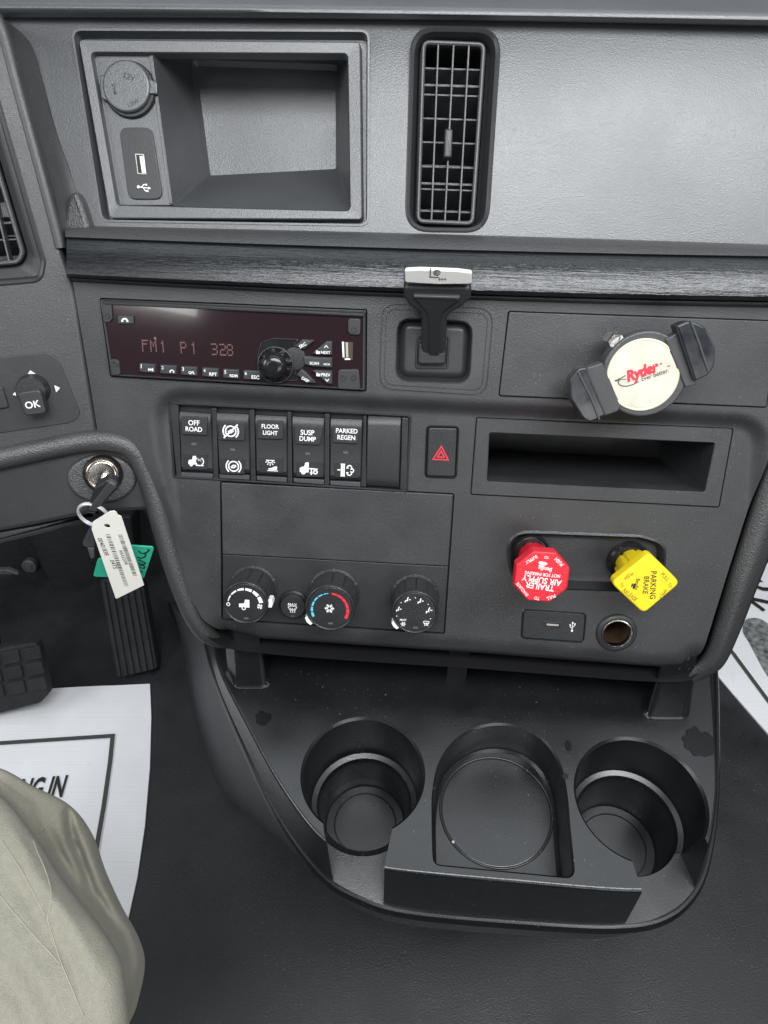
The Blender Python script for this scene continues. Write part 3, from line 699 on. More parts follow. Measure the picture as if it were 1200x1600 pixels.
for nm, cp, txt in (('source_button', [k4(428, 222), k4(500, 168), k4(612, 175), k4(520, 250), k4(470, 235)], [('SRC', k4(478, 232), k4(535, 200))]),
                    ('next_button', [k4(575, 292), k4(705, 182), k4(757, 185), k4(757, 300)], [('NEXT', k4(662, 275), k4(742, 280))]),
                    ('scan_button', [k4(508, 308), k4(600, 318), k4(757, 325), k4(757, 408), k4(590, 398), k4(520, 380)], [('SCAN', k4(566, 367), k4(645, 370)), ('ASCN', k4(682, 376), k4(738, 379))]),
                    ('previous_button', [k4(580, 430), k4(757, 438), k4(757, 548), k4(715, 545)], [('PREV', k4(664, 465), k4(742, 470))]),
                    ('display_button', [k4(450, 470), k4(490, 418), k4(540, 455), k4(625, 542), k4(550, 535)], [('DISP', k4(500, 492), k4(560, 525))])):
    b = mk(nm, prism(rp(pts(RM, cp, 0.0066), 0.0008, 3), 0.003, 0.0066, 0.0009), 'button', t)
    for s_, a_, b_ in txt: text_on(RM, s_, a_, b_, 0.0069, 'white', 'lettering', b, bold=0.02)
    if nm == 'next_button':
        micon(RM, *k4(708, 227), 3, 0.0069, [[(-1, -.6), (0, .6), (1, -.6)]], 0.35, 'white', 'symbol', b)
        micon(RM, *k4(637, 275), 3, 0.0069, [], 0.3, 'white', 'symbol', b, [[(-1, -.8), (1, -.8), (1, .5), (-.1, .5), (-.2, .9), (-1, .9)]])
    if nm == 'previous_button':
        micon(RM, *k4(715, 512), 3, 0.0069, [[(-1, .6), (0, -.6), (1, .6)]], 0.35, 'white', 'symbol', b)
        micon(RM, *k4(640, 466), 3, 0.0069, [], 0.3, 'white', 'symbol', b, [[(-1, -.8), (1, -.8), (1, .5), (-.1, .5), (-.2, .9), (-1, .9)]])
us_ = rp(pts(RM, [k4(842, 185), k4(935, 190), k4(932, 340), k4(860, 338), k4(842, 318)], 0.004), 0.0004, 2)
mk('usb_slot', prism(us_, 0.003, 0.0040), 'brown', t)
mk('usb_shell', prism(pts(RM, [k4(842, 185), k4(858, 186), k4(862, 318), k4(848, 316)], 0.0046), 0.003, 0.0046), 'white', t)
mk('usb_shell', prism(pts(RM, [k4(872, 190), k4(892, 191), k4(896, 320), k4(878, 320)], 0.0046), 0.003, 0.0044), 'usb', t)
mk('usb_shell', prism(pts(RM, [k4(866, 326), k4(912, 328), k4(912, 340), k4(866, 340)], 0.0046), 0.003, 0.0046), 'white', t)

# ================================================================== TRAILER BRAKE LEVER
LM = at(F, 676, 560, -0.0045)
t = thing('brake_lever', 'black T shaped hand lever with a bright silver grip end in a square well', 'lever', LM)
top = PL(F, 684, 445, 0.036); basep = PL(F, 677, 556, -0.004)
HV = (F.to_3x3() @ (top - basep)).normalized(); uF = F.col[0].xyz.normalized(); nH = uF.cross(HV).normalized()
HF = frame(F @ basep, nH.cross(HV) * -1 if nH.cross(HV).dot(uF) < 0 else nH.cross(HV), HV, nH)
if HF.col[0].xyz.dot(uF) < 0: HF = frame(F @ basep, -HF.col[0].xyz, HV, nH)
k6 = cxy((590, 410), 6.0); LH = LM.inverted() @ HF
hp = pts(HF, [k6(240, 205), k6(245, 320), k6(300, 400), k6(385, 455), k6(410, 520), k6(408, 800), k6(418, 960), k6(620, 960), k6(640, 800), k6(650, 520), k6(690, 460), k6(800, 400), k6(870, 330), k6(885, 215)])
mk('shaft', xf(prism(rp(hp, 0.004, 4), -0.011, 0.002, 0.003), LH), 'satin', t)
hp2 = pts(HF, [k6(330, 315), k6(395, 390), k6(455, 455), k6(478, 540), k6(478, 940), k6(575, 940), k6(585, 540), k6(620, 455), k6(715, 390), k6(785, 335)], 0.002)
mk('shaft_web', xf(prism(rp(hp2, 0.003, 4), 0.0, 0.0032, 0.0012), LH), 'smooth', t)
hb_ = pts(HF, [k6(340, 312), k6(770, 325), k6(765, 345), k6(345, 332)], 0.004)
mk('ridge', xf(prism(hb_, 0.0, 0.0042, 0.0006), LH), 'vent_frame', t)
gp = rp(pts(HF, [k6(243, 120), k6(400, 112), k6(750, 124), k6(893, 140), k6(890, 222), k6(560, 218), k6(240, 200)], 0.006), 0.0025, 4)
mk('grip', xf(prism(gp, -0.005, 0.0035, 0.002), LH), 'satin', t)
gc = rp(pts(HF, [k6(252, 70), k6(400, 62), k6(750, 75), k6(888, 93), k6(883, 205), k6(560, 208), k6(255, 190)], 0.0052), 0.002, 4)
gcap = mk('grip_cap', xf(prism(gc, 0.003, 0.0056, 0.0012), LH), 'silver', t)
kk = HF
micon(HF, *k6(548, 100), 9, 0.0058, [[(-1, 1), (-1, -.9), (.6, -.9)], arc((.15, .1), .55, 0, 340, 14), arc((.15, .1), .25, 0, 340, 10)], 0.2, 'lamp_lens', 'symbol', gcap)
bpy.context.view_layer.update()
gcap.children[-1].data.transform(LH)
for xx in (582, 608, 634):
    micon(HF, *k6(xx, 158), 2.0, 0.0058, [arc((0, 0), .7, 0, 340, 10)], 0.5, 'lamp_lens', 'symbol', gcap); gcap.children[-1].data.transform(LH)
sq = rp(pts(LM, [k6(362, 690), k6(680, 690), k6(662, 1000), k6(350, 1000)], 0.001), 0.003, 4)
mk('slot_rim', ringplate(sq, inset(sq, 0.0016), -0.001, 0.0012, 0.0005), 'smooth', t)
sb = rp(pts(LM, [k6(385, 740), k6(650, 740), k6(640, 960), k6(372, 960)], 0.004), 0.003, 4)
mk('pivot_block', prism(sb, -0.003, 0.005, 0.002), 'smooth', t)

# ================================================================== ROCKER SWITCHES
k3 = cxy((260, 625), 6.0); k7 = cxy((440, 640), 6.0)
BM = at(F, 455, 697, HP)
t = thing('switch_bezel', 'long black bezel frame that holds the row of rocker switches', 'switch frame', BM)
bk = rp(pts(BM, bank_px), 0.0015, 3)
mk('back_plate', prism(inset(bk, 0.0006), -0.012, -0.0045), 'dark', t)
cells = [[k3(110, 48), k3(425, 75), k3(440, 740), k3(138, 728)], [k3(468, 78), k3(778, 92), k3(790, 756), k3(488, 745)], [k3(824, 92), k3(1135, 108), k3(1135, 772), k3(838, 760)],
         [k7(92, 22), k7(405, 40), k7(400, 708), k7(100, 690)], [k7(450, 40), k7(768, 58), k7(742, 722), k7(447, 706)], [k7(795, 58), k7(1125, 68), k7(1105, 745), k7(792, 722)]]
xb = [PL(BM, *c[0]).x for c in cells] + [PL(BM, 643, 650).x]
mk('rim', ringplate(bk, inset(bk, 0.0016), -0.010, 0.0016, 0.0006), 'smooth', t)
for i in range(5):
    a = cells[i]; b = cells[i + 1]
    q = pts(BM, [a[1], b[0], b[3], a[2]], 0.001)
    mk('divider', prism(q, -0.010, 0.0012, 0.0005), 'smooth', t)
q = pts(BM, [(261, 631), cells[0][0], cells[0][3], (272, 744)], 0.001); q[0].x += .0018; q[3].x += .0018
mk('divider', prism(q, -0.010, 0.0008, 0.0005), 'smooth', t)
mk('end_cap', prism(rp(pts(BM, [k7(1128, 72), k7(1192, 78), k7(1170, 770), k7(1108, 750)], 0.0012), 0.001), -0.010, 0.0016, 0.0008), 'smooth', t)
truck = lambda ox, s: [[(ox - .95 * s, -.35 * s), (ox - .95 * s, .1 * s), (ox - .75 * s, .25 * s), (ox - .45 * s, .3 * s), (ox - .35 * s, .75 * s), (ox + .05 * s, .8 * s), (ox + .05 * s, -.35 * s)]]
def brake_icon(strike):
    pl = [('c', arc((0, 0), .62, 0, 340, 18)), arc((0, 0), .92, 130, 230, 10), arc((0, 0), .92, -50, 50, 10), arc((-.05, .1), .28, 200, 380, 8), arc((.05, -.15), .28, 20, 200, 8)]
    if strike: pl.append([(-.85, -.85), (.85, .85)])
    return pl
rock = [
 ('off road', [k3(115, 110), k3(415, 135), k3(435, 680), k3(135, 665)], [k3(140, 150), k3(388, 160), k3(380, 330), k3(148, 320)], [('OFF', k3(205, 212), k3(310, 216)), ('ROAD', k3(180, 270), k3(335, 278))], k3(255, 415), k3(275, 580), 'rocker switch lettered OFF ROAD, leftmost in the row'),
 ('brake', [k3(462, 125), k3(772, 140), k3(780, 692), k3(492, 682)], [k3(490, 200), k3(738, 210), k3(730, 382), k3(496, 375)], [], k3(620, 468), k3(630, 622), 'rocker switch with two round brake symbols and no lettering'),
 ('floor light', [k3(828, 145), k3(1128, 160), k3(1130, 715), k3(842, 700)], [k3(852, 185), k3(1098, 195), k3(1090, 368), k3(856, 360)], [('FLOOR', k3(893, 245), k3(1055, 252)), ('LIGHT', k3(905, 305), k3(1043, 312))], None, k3(980, 612), 'rocker switch lettered FLOOR LIGHT, third in the row'),
 ('susp dump', [k7(95, 68), k7(400, 85), k7(398, 645), k7(108, 630)], [k7(122, 145), k7(392, 160), k7(358, 332), k7(126, 322)], [('SUSP', k7(178, 213), k7(307, 218)), ('DUMP', k7(168, 270), k7(322, 280))], k7(243, 415), k7(250, 560), 'rocker switch lettered SUSP DUMP, fourth in the row'),
 ('parked regen', [k7(455, 88), k7(758, 100), k7(740, 668), k7(452, 655)], [k7(482, 148), k7(728, 160), k7(714, 320), k7(480, 308)], [('PARKED', k7(510, 195), k7(712, 204)), ('REGEN', k7(523, 258), k7(690, 266))], k7(600, 405), k7(598, 568), 'rocker switch lettered PARKED REGEN, fifth in the row')]
for i, (key, body_, plate, txt, led, ic, lab) in enumerate(rock):
    cx = sum(p[0] for p in body_) / 4; cy = sum(p[1] for p in body_) / 4
    RMi = at(F, cx, cy, HP); t = thing('rocker_switch', lab, 'switch', RMi, 'rocker switches in the centre stack')
    q = pts(RMi, body_, 0.003)
    n_ = 14; rows = []
    for k in range(n_ + 1):
        s_ = k / n_; a_ = q[0].lerp(q[3], s_); b_ = q[1].lerp(q[2], s_)
        hh = 0.0042 - 0.0030 * math.sin(math.pi * s_) * 0.5 - 0.0016 * s_ - (0.003 if k == 0 else (0.0008 if k == 1 else 0)) - (0.0025 if k == n_ else 0)
        rows.append([Vector((a_.x, a_.y, -0.004)), Vector((a_.x, a_.y, hh - 0.0009)), Vector((a_.x + 0.0006, a_.y, hh)), Vector((b_.x - 0.0006, b_.y, hh)), Vector((b_.x, b_.y, hh - 0.0009)), Vector((b_.x, b_.y, -0.004))])
    def surf(y, q=q): 
        s_ = (q[0].y - y) / (q[0].y - q[3].y); return 0.0042 - 0.0015 * math.sin(math.pi * s_) - 0.0016 * s_
    rk = mk('rocker', loft(rows), 'satin', t, 30)
    pq = pts(RMi, plate, 0.0036); hs = max(surf(p.y) for p in pq) + 0.0005
    lp = mk('legend_plate', prism(rp(pq, 0.0005, 3), hs - 0.004, hs, 0.0005), 'satin', t)
    for s_, a_, b_ in txt: text_on(RMi, s_, a_, b_, hs + 0.00012, 'white', 'lettering', lp, bold=0.018, hratio=1.1)
    if key == 'brake': micon(RMi, *k3(603, 293), 13.0, hs + 0.00012, brake_icon(True), 0.17, 'white', 'symbol', lp)
    c = PL(RMi, *ic, 0.003); hi_ = surf(c.y) + 0.0002
    pl2 = pts(RMi, [(plate[0][0] + 1.5, ic[1] - 13), (plate[1][0] - .5, ic[1] - 12), (plate[1][0] - 1, ic[1] + 12.5), (plate[0][0] + 2.5, ic[1] + 11.5)], 0.003)
    hp_ = max(surf(p.y) for p in pl2) + 0.00025
    lp2 = mk('symbol_plate', prism(rp(pl2, 0.0005, 3), hp_ - 0.003, hp_, 0.0003), 'smooth', t); hi_ = hp_ + 0.00015
    if key == 'off road': micon(RMi, *ic, 12, hi_, [arc((.45, .1), .5, 120, 240, 8), arc((.5, .1), .52, -60, 60, 8), [(0, -.45), (1, -.45)]], 0.13, 'white', 'symbol', lp2, truck(0, 1.0) + [arc((-.6, -.4), .22, 0, 330, 10)]); text_on(RMi, 'TC', (ic[0] + 2.5, ic[1] - 3), (ic[0] + 9, ic[1] - 2.5), hi_ + 0.0001, 'white', 'symbol_letter', lp2)
    if key == 'brake': micon(RMi, *ic, 12.5, hi_, brake_icon(False), 0.16, 'white', 'symbol', lp2)
    if key == 'floor light':
        pl = [[(-.75, .78), (.55, .78)], arc((-.1, .75), .38, 180, 360, 10)] + [[(-.1 + .52 * math.cos(R(a)), .72 + .52 * math.sin(R(a))), (-.1 + .8 * math.cos(R(a)), .72 + .8 * math.sin(R(a)))] for a in (200, 235, 270, 305, 340)] + [[(-.55, -.85), (1.1, -.85)]]
        micon(RMi, *ic, 10, hi_, pl, 0.14, 'white', 'symbol', lp2, [[(-.4, -.68), (.95, -.68), (.95, -.1), (.5, -.2), (.1, -.42), (-.4, -.5)]])
    if key == 'susp dump': micon(RMi, *ic, 14, hi_, [[(.1, .1), (1.05, .05)], ('c', arc((.8, -.28), .2, 0, 330, 10)), [(.35, .05), (.35, -.45)]], 0.14, 'white', 'symbol', lp2, truck(0, 1.0) + [arc((-.55, -.35), .26, 0, 330, 10), [(.15, -.35), (.55, -.35), (.35, -.65)]])
    if key == 'parked regen': micon(RMi, *ic, 12.5, hi_, [[(-.6, .75), (-.05, .75)], [(-.6, -.75), (-.05, -.75)], [(-.5, .7), (-.5, -.7)], [(-.33, .7), (-.33, -.7)], [(-.15, .7), (-.15, -.7)], [(-1, 0), (-.6, 0)], [(.1, .3), (.4, .3)], [(.1, -.3), (.4, -.3)], arc((.5, .35), .28, -60, 170, 9), arc((.78, 0), .25, -90, 90, 8), arc((.5, -.35), .28, -170, 60, 9)], 0.14, 'white', 'symbol', lp2)
    if led:
        p = PL(RMi, *led, 0.003); hz = surf(p.y) + 0.0001
        mk('indicator_lamp', prism([(p.x - .0019, p.y - .0009), (p.x + .0019, p.y - .0009), (p.x + .0019, p.y + .0009), (p.x - .0019, p.y + .0009)], hz - 0.002, hz + 0.0003), 'lamp_lens', t)
    bl = pts(RMi, [(body_[3][0] + .6, body_[3][1] + 2.2), (body_[2][0] - .3, body_[2][1] + 2.2), (body_[2][0] - .2, body_[2][1] + 9.5), (body_[3][0] + 1.0, body_[3][1] + 8.5)], 0.0)
    mk('lower_lip', prism(bl, -0.006, 0.0002, 0.0004), 'vent_frame', t)
RMi = at(F, 600, 705, HP)
t = thing('blank_switch', 'plain blanking cover without lettering, rightmost in the switch row', 'switch', RMi)
q = pts(RMi, [k7(808, 62), k7(1120, 72), k7(1100, 735), k7(792, 718)], 0.002); rows = []
for k in range(17):
    s_ = k / 16; a_ = q[0].lerp(q[3], s_); b_ = q[1].lerp(q[2], s_); hh = 0.0010 + 0.0022 * math.sin(math.pi * s_) ** 0.8 - (0.002 if k in (0, 16) else 0)
    rows.append([Vector((a_.x, a_.y, -0.004)), Vector((a_.x, a_.y, hh - 0.0006)), Vector((a_.x + 0.0006, a_.y, hh)), Vector((b_.x - 0.0006, b_.y, hh)), Vector((b_.x, b_.y, hh - 0.0006)), Vector((b_.x, b_.y, -0.004))])
mk('cover', loft(rows), 'satin', t, 40)
RMi = at(F, 690, 706, HP)
t = thing('hazard_switch', 'single black switch with a red warning triangle, right of the switch row', 'switch', RMi)
q = rp(pts(RMi, [(669, 668), (715, 669), (711, 744), (667, 742)], 0.001), 0.003, 4)
mk('surround', ringplate(rp(pts(RMi, hazard_px), 0.004, 4), inset(rp(pts(RMi, hazard_px), 0.004, 4), 0.0014), -0.010, 0.0012, 0.0006), 'gloss', t)
rk = mk('rocker', prism(inset(rp(pts(RMi, hazard_px), 0.004, 4), 0.0016), -0.009, 0.0018, 0.0012), 'smooth', t)
micon(RMi, 689, 709, 12.5, 0.0020, [('c', [(0, .95), (.95, -.75), (-.95, -.75)]), ('c', [(0, .35), (.42, -.42), (-.42, -.42)])], 0.15, 'redprint', 'warning_triangle', rk)

# ================================================================== CLIMATE CONTROLS
kc = cxy((320, 760), 3.0)
CM = at(F, 520, 930, HP)
t = thing('climate_control', 'flat black climate control plate below the storage door', 'control panel', CM)
mk('plate', prism(inset(rp(pts(CM, clim_px), 0.0012), 0.0004), -0.006, -0.0004, 0.0006), 'satin', t)
def knob(name, label, fx, fy, hgt, rad, ptr):
    p = PL(CM, fx, fy, hgt); KM = CM @ Matrix.Translation((p.x, p.y, 0)); t = thing(name, label, 'knob', KM, 'climate knobs')
    def md(a, z): 
        if 0.002 < z < hgt - 0.0055: return 1 - 0.05 * (abs(math.sin(6 * a)) < 0.16)
        return 1
    mk('grip', lathe([(rad * 1.08, -0.0004), (rad * 1.08, 0.001), (rad * 1.0, 0.0025), (rad * 0.985, hgt - 0.006), (rad * 0.97, hgt - 0.005)], (0, 0), 144, mod=md), 'satin', t, 25)
    mk('rim', lathe([(rad * 0.96, hgt - 0.007), (rad * 1.01, hgt - 0.005), (rad * 1.01, hgt - 0.003), (rad * 0.985, hgt - 0.0008), (rad * 0.93, hgt - 0.0002), (rad * 0.88, hgt - 0.0008), (rad * 0.87, hgt - 0.0022)], (0, 0), 64, False, False), 'smooth', t, 60)
    f = mk('face', lathe([(rad * 0.88, hgt - 0.004), (rad * 0.87, hgt - 0.0012), (rad * 0.84, hgt - 0.0008)], (0, 0), 64), 'smooth', t)
    a = PL(KM, *ptr, hgt - 0.004); ang = math.atan2(a.y, a.x)
    pr = [Vector((rad * k * math.cos(ang + d), rad * k * math.sin(ang + d))) for k, d in ((0.97, -0.2), (1.14, -0.17), (1.17, 0), (1.14, 0.17), (0.97, 0.2))]
    mk('pointer', prism(rp(pr, 0.0008, 3), hgt - 0.010, hgt - 0.0015, 0.0006), 'white', t)
    lp_ = PL(KM, fx + 1, fy + 24, hgt)
    mk('indicator_lamp', prism([(lp_.x - .0018, lp_.y - .0007), (lp_.x + .0018, lp_.y - .0007), (lp_.x + .0018, lp_.y + .0007), (lp_.x - .0018, lp_.y + .0007)], hgt - 0.003, hgt - 0.0005), 'lamp_lens', t)
    return t, KM, f
def segs(KM, c, r, a0, a1, n, h, m, par, wds, gap=0.25):
    s = (PL(KM, c[0] + 10, c[1], h) - PL(KM, c[0], c[1], h)).length / 10; p = PL(KM, c[0], c[1], h)
    for i in range(n):
        b0 = a0 + (a1 - a0) * (i + gap / 2) / n; b1 = a0 + (a1 - a0) * (i + 1 - gap / 2) / n
        w0 = wds[0] + (wds[1] - wds[0]) * i / max(1, n - 1); w1 = wds[0] + (wds[1] - wds[0]) * (i + 1) / max(1, n - 1)
        o = []; inn = []
        for k in range(5):
            a = R(b0 + (b1 - b0) * k / 4); ww = w0 + (w1 - w0) * k / 4
            o.append(Vector((p.x + (r + ww / 2) * s * math.cos(a), p.y + (r + ww / 2) * s * math.sin(a), h))); inn.append(Vector((p.x + (r - ww / 2) * s * math.cos(a), p.y + (r - ww / 2) * s * math.sin(a), h)))
        mk('scale_mark', loft([o, inn], False, False, False), m, par, recalc=False)
HK = 0.031
hf = HK - 0.0006
t, KM, f = knob('fan_speed_knob', 'fan speed knob with a white truck symbol, leftmost of three', *kc(190, 548), HK, 0.0178, kc(328, 545))
segs(KM, kc(187, 555), 26, 172, 8, 6, hf, 'white', f, (1.2, 5.5), 0.18)
micon(KM, *kc(110, 552), 3.2, hf, [('c', arc((0, 0), .75, 0, 330, 14))], 0.4, 'white', 'symbol', f)
fan_f = [[(0, 0)] + [(0.95 * math.cos(R(a + d)), .95 * math.sin(R(a + d))) for d in (-5, 25, 55)] for a in (10, 100, 190, 280)]
micon(KM, *kc(258, 563), 4.5, hf, [], 0.2, 'white', 'symbol', f, fan_f)
micon(KM, *kc(186, 552), 9, hf, [('c', arc((-.15, -.75), .3, 0, 330, 12))], 0.16, 'white', 'symbol', f, [[(-.95, -.6), (-.55, -.6), (-.45, -.42), (.15, -.42), (.2, -.6), (.85, -.6), (.85, .85), (.1, .85), (-.05, .15), (-.95, .05)]])
t, KM, f = knob('temperature_knob', 'temperature knob with a blue to red arc, middle of three', *kc(586, 572), HK, 0.0192, kc(490, 624))
segs(KM, kc(586, 580), 28, 208, 94, 6, hf, 'blueprint', f, (4.0, 1.6), 0.18)
segs(KM, kc(586, 580), 28, 86, -28, 6, hf, 'redprint', f, (3.0, 4.6), 0.10)
flake = [('c', arc((0, 0), .42, 0, 300, 5))] + [[(.42 * math.cos(R(a)), .42 * math.sin(R(a))), (.95 * math.cos(R(a)), .95 * math.sin(R(a)))] for a in range(0, 360, 60)] + [[(.75 * math.cos(R(a - 22)), .75 * math.sin(R(a - 22))), (.65 * math.cos(R(a)), .65 * math.sin(R(a))), (.75 * math.cos(R(a + 22)), .75 * math.sin(R(a + 22)))] for a in range(0, 360, 60)]
micon(KM, *kc(584, 572), 8, hf, flake, 0.17, 'white', 'symbol', f)
t, KM, f = knob('air_direction_knob', 'air direction knob ringed with small seat symbols, rightmost of three', *kc(985, 592), HK, 0.0180, kc(884, 652))
seat = lambda fl: [[(-.1 * fl, .95), (.15 * fl, .3), (.1 * fl, -.3), (.75 * fl, -.35), (.8 * fl, -.9)], [(-.9 * fl, .1), (-.3 * fl, .1)]]
for (x, y, s_, fl_) in ((952, 532, 5, -1), (1012, 538, 5, -1), (910, 576, 4.6, -1), (1052, 582, 5.5, -1)):
    micon(KM, *kc(x, y), s_, hf, seat(fl_), 0.32, 'white', 'symbol', f)
micon(KM, *kc(930, 645), 4.5, hf, flake[:7], 0.26, 'white', 'symbol', f)
text_on(KM, 'MAX', kc(915, 625), kc(945, 626), hf, 'white', 'lettering', f, bold=0.02)
wsh = [('c', [(-.95, .55), (-.5, .8), (.5, .8), (.95, .55), (.6, -.1), (-.6, -.1)])] + [[(x, .35), (x + .1, 0), (x, -.4), (x + .1, -.8)] for x in (-.45, 0, .45)]
micon(KM, *kc(1038, 643), 5, hf, wsh, 0.2, 'white', 'symbol', f)
for (x, y) in ((987, 522), (1047, 553), (920, 545), (900, 608), (1058, 620)):
    p = PL(KM, *kc(x, y), hf); mk('scale_dot', flat(circ(p, 0.0004, 10), hf), 'white', f)
BMx = at(CM, *kc(411, 565), 0.0); bp = PL(CM, *kc(411, 565), 0.007); BMx = CM @ Matrix.Translation((bp.x, bp.y, 0))
t = thing('defrost_button', 'small round black button lettered MAX with a windscreen symbol', 'button', BMx)
mk('collar', lathe([(0.0118, -0.0004), (0.0118, 0.002), (0.0106, 0.003)], (0, 0), 40), 'smooth', t)
f = mk('cap', lathe([(0.0102, 0.0), (0.0102, 0.0060), (0.0096, 0.0068), (0.0088, 0.0070)], (0, 0), 40), 'satin', t)
text_on(BMx, 'MAX', kc(390, 553), kc(433, 556), 0.0072, 'white', 'lettering', f, bold=0.02)
micon(BMx, *kc(411, 577), 7, 0.0072, wsh, 0.17, 'white', 'symbol', f)
p = PL(BMx, *kc(411, 608), 0.0072); mk('indicator_lamp', flat([(p.x - .0016, p.y - .0006), (p.x + .0016, p.y - .0006), (p.x + .0016, p.y + .0006), (p.x - .0016, p.y + .0006)], 0.0072), 'lamp_lens', t)

# ================================================================== PARKING VALVES
kv = cxy((720, 800), 3.0)
HV_ = 0.044
p = PL(F, *kv(380, 305), HP + HV_)
VM = F @ Matrix.Translation((p.x, p.y, HP - 0.0072))
t = thing('trailer_air_knob', 'red eight sided push pull knob lettered TRAILER AIR SUPPLY', 'valve knob', VM)
hv = HV_ + 0.0072
mk('boot', lathe([(0.0150, 0.0), (0.0150, 0.004), (0.0135, 0.0055), (0.0125, 0.004), (0.0115, 0.0045)], (-0.0012, 0.0015), 40), 'gloss', t)
mk('stem', lathe([(0.0100, 0.0), (0.0105, 0.006), (0.0122, 0.011), (0.0126, hv - 0.016), (0.0140, hv - 0.008)], (0, 0), 32, mod=lambda a, z: 1 - 0.06 * (abs(math.sin(4 * a)) < 0.25)), 'red', t)
r8 = (PL(VM, *kv(515, 290), hv) - PL(VM, *kv(380, 305), hv)).length
a0 = math.atan2(*(reversed((PL(VM, *kv(340, 178), hv)).xy)))
oc = [(r8 * 1.02 * math.cos(a0 + i * math.pi / 4), r8 * 1.02 * math.sin(a0 + i * math.pi / 4)) for i in range(8)]
hd = mk('head', prism(rp(oc, 0.0022, 5), hv - 0.010, hv, 0.0016), 'red', t, 40)
ht = hv + 0.00012
for s_, a_, b_, hr in (('TRAILER', (437, 360), (303, 340), 1.15), ('AIR SUPPLY', (472, 335), (287, 306), 1.15), ('NOT FOR PARKING', (465, 302), (300, 284), 1.2), ('Bendix', (426, 273), (362, 262), 1.3), ('PULL', (443, 392), (403, 408), 1.2), ('TO', (369, 408), (345, 402), 1.2), ('EVACUATE', (312, 392), (264, 332), 1.2), ('SUPPLY', (358, 207), (304, 240), 1.2), ('TO', (413, 213), (391, 212), 1.2), ('PUSH', (476, 250), (444, 218), 1.2)):
    text_on(VM, s_, kv(*a_), kv(*b_), ht, 'white', 'lettering', hd, bold=0.018, hratio=hr)
micon(VM, *kv(385, 247), 7.5, ht, [], .2, 'white', 'emblem', hd, [[(-.95, .55), (-.6, .75), (.7, .5), (.95, .2), (.5, -.15), (-.8, .05)], [(-.9, -.1), (-.3, -.1), (.4, -.3), (.2, -.6), (-.8, -.5)]])
HV2 = 0.036
p = PL(F, *kv(867, 333), HP + HV2)
VM = F @ Matrix.Translation((p.x, p.y, HP - 0.0072)); hv = HV2 + 0.0072
t = thing('parking_brake_knob', 'yellow diamond shaped push pull knob lettered PARKING BRAKE', 'valve knob', VM)
mk('boot', lathe([(0.0165, 0.0), (0.0165, 0.005), (0.0148, 0.007), (0.0138, 0.005), (0.0125, 0.0055)], (-0.0015, 0.0012), 40), 'gloss', t)
mk('stem', lathe([(0.0100, 0.0), (0.0105, 0.005), (0.0142, 0.010), (0.0148, hv - 0.012), (0.0155, hv - 0.007)], (0, 0), 48, mod=lambda a, z: 1 - 0.09 * (abs(math.sin(4 * a)) < 0.22)), 'yellow', t)
dq = [PL(VM, *kv(*q), hv) for q in ((884, 190), (1030, 333), (858, 478), (703, 333))]
hd = mk('head', prism(rp(dq, 0.0048, 6), hv - 0.009, hv, 0.0016), 'yellow', t, 40)
ht = hv + 0.00012
for s_, a_, b_, hr in (('PARKING', (905, 278), (899, 408), 1.1), ('BRAKE', (872, 302), (864, 384), 1.1), ('Bendix', (832, 313), (822, 366), 1.2), ('PULL', (943, 288), (973, 320), 1.2), ('TO', (977, 333), (984, 354), 1.2), ('APPLY', (966, 364), (930, 402), 1.2), ('PUSH', (806, 287), (768, 314), 1.2), ('TO', (752, 332), (757, 352), 1.2), ('RELEASE', (764, 364), (824, 414), 1.2)):
    text_on(VM, s_, kv(*a_), kv(*b_), ht, 'blackprint' if s_ in ('PARKING', 'BRAKE', 'Bendix') else 'olive', 'lettering', hd, bold=0.012, hratio=hr) if 'olive' in MATS else (mat('olive', (0.22, 0.16, 0.01), 0.5), text_on(VM, s_, kv(*a_), kv(*b_), ht, 'blackprint', 'lettering', hd, bold=0.012, hratio=hr))
micon(VM, *kv(808, 348), 5.5, ht, [], .2, 'blackprint', 'emblem', hd, [[(.55, .95), (.75, .6), (.5, -.7), (.2, -.95), (-.15, -.5), (.05, .8)], [(-.1, .9), (-.1, .3), (-.3, -.4), (-.6, -.2), (-.5, .8)]])

# ================================================================== USB PLATE AND 12 V SOCKET BELOW THE VALVES
UM = at(F, 865, 978, HP)
t = thing('usb_port', 'wide black USB port plate below the red knob', 'USB port', UM)
pq = rp(pts(UM, usb_px), 0.0042, 6)
mk('plate', prism(inset(pq, 0.0008), -0.005, 0.0004, 0.0005), 'smooth', t)
mk('rim', ringplate(inset(pq, -0.0003), inset(pq, 0.0007), -0.004, 0.0009, 0.0003), 'gloss', t)
sl = rp(pts(UM, [kv(390, 512), kv(470, 518), kv(466, 548), kv(390, 542)], 0.0006), 0.0004, 2)
mk('slot', prism(sl, -0.003, 0.0006), 'dark', t)
mk('shell', ringplate(sl, inset(sl, 0.0008), -0.002, 0.0010, 0.0002), 'satin', t)
mk('tongue', prism(pts(UM, [kv(402, 523), kv(460, 527), kv(458, 535), kv(402, 532)], 0.0008), -0.002, 0.0008), 'usb', t)
usb_icon(UM, *kv(523, 537), 9, 0.00055, 92, 'white', t)
SM = F @ Matrix.Translation((soc.x, soc.y, HP))
t = thing('power_socket', 'open round power socket with a bright metal rim below the yellow knob', 'socket', SM)
mk('collar', lathe([(0.0128, -0.006), (0.0162, -0.0005), (0.0162, 0.0012), (0.0150, 0.0026), (0.0130, 0.0030), (0.0124, 0.0022)], (0, 0), 56, False, False), 'satin', t, 50)
mk('metal_rim', lathe([(0.0124, 0.0015), (0.0121, 0.0030), (0.0113, 0.0032), (0.0106, 0.0022), (0.0105, -0.002)], (0, 0), 56, False, False), 'chrome', t, 60)
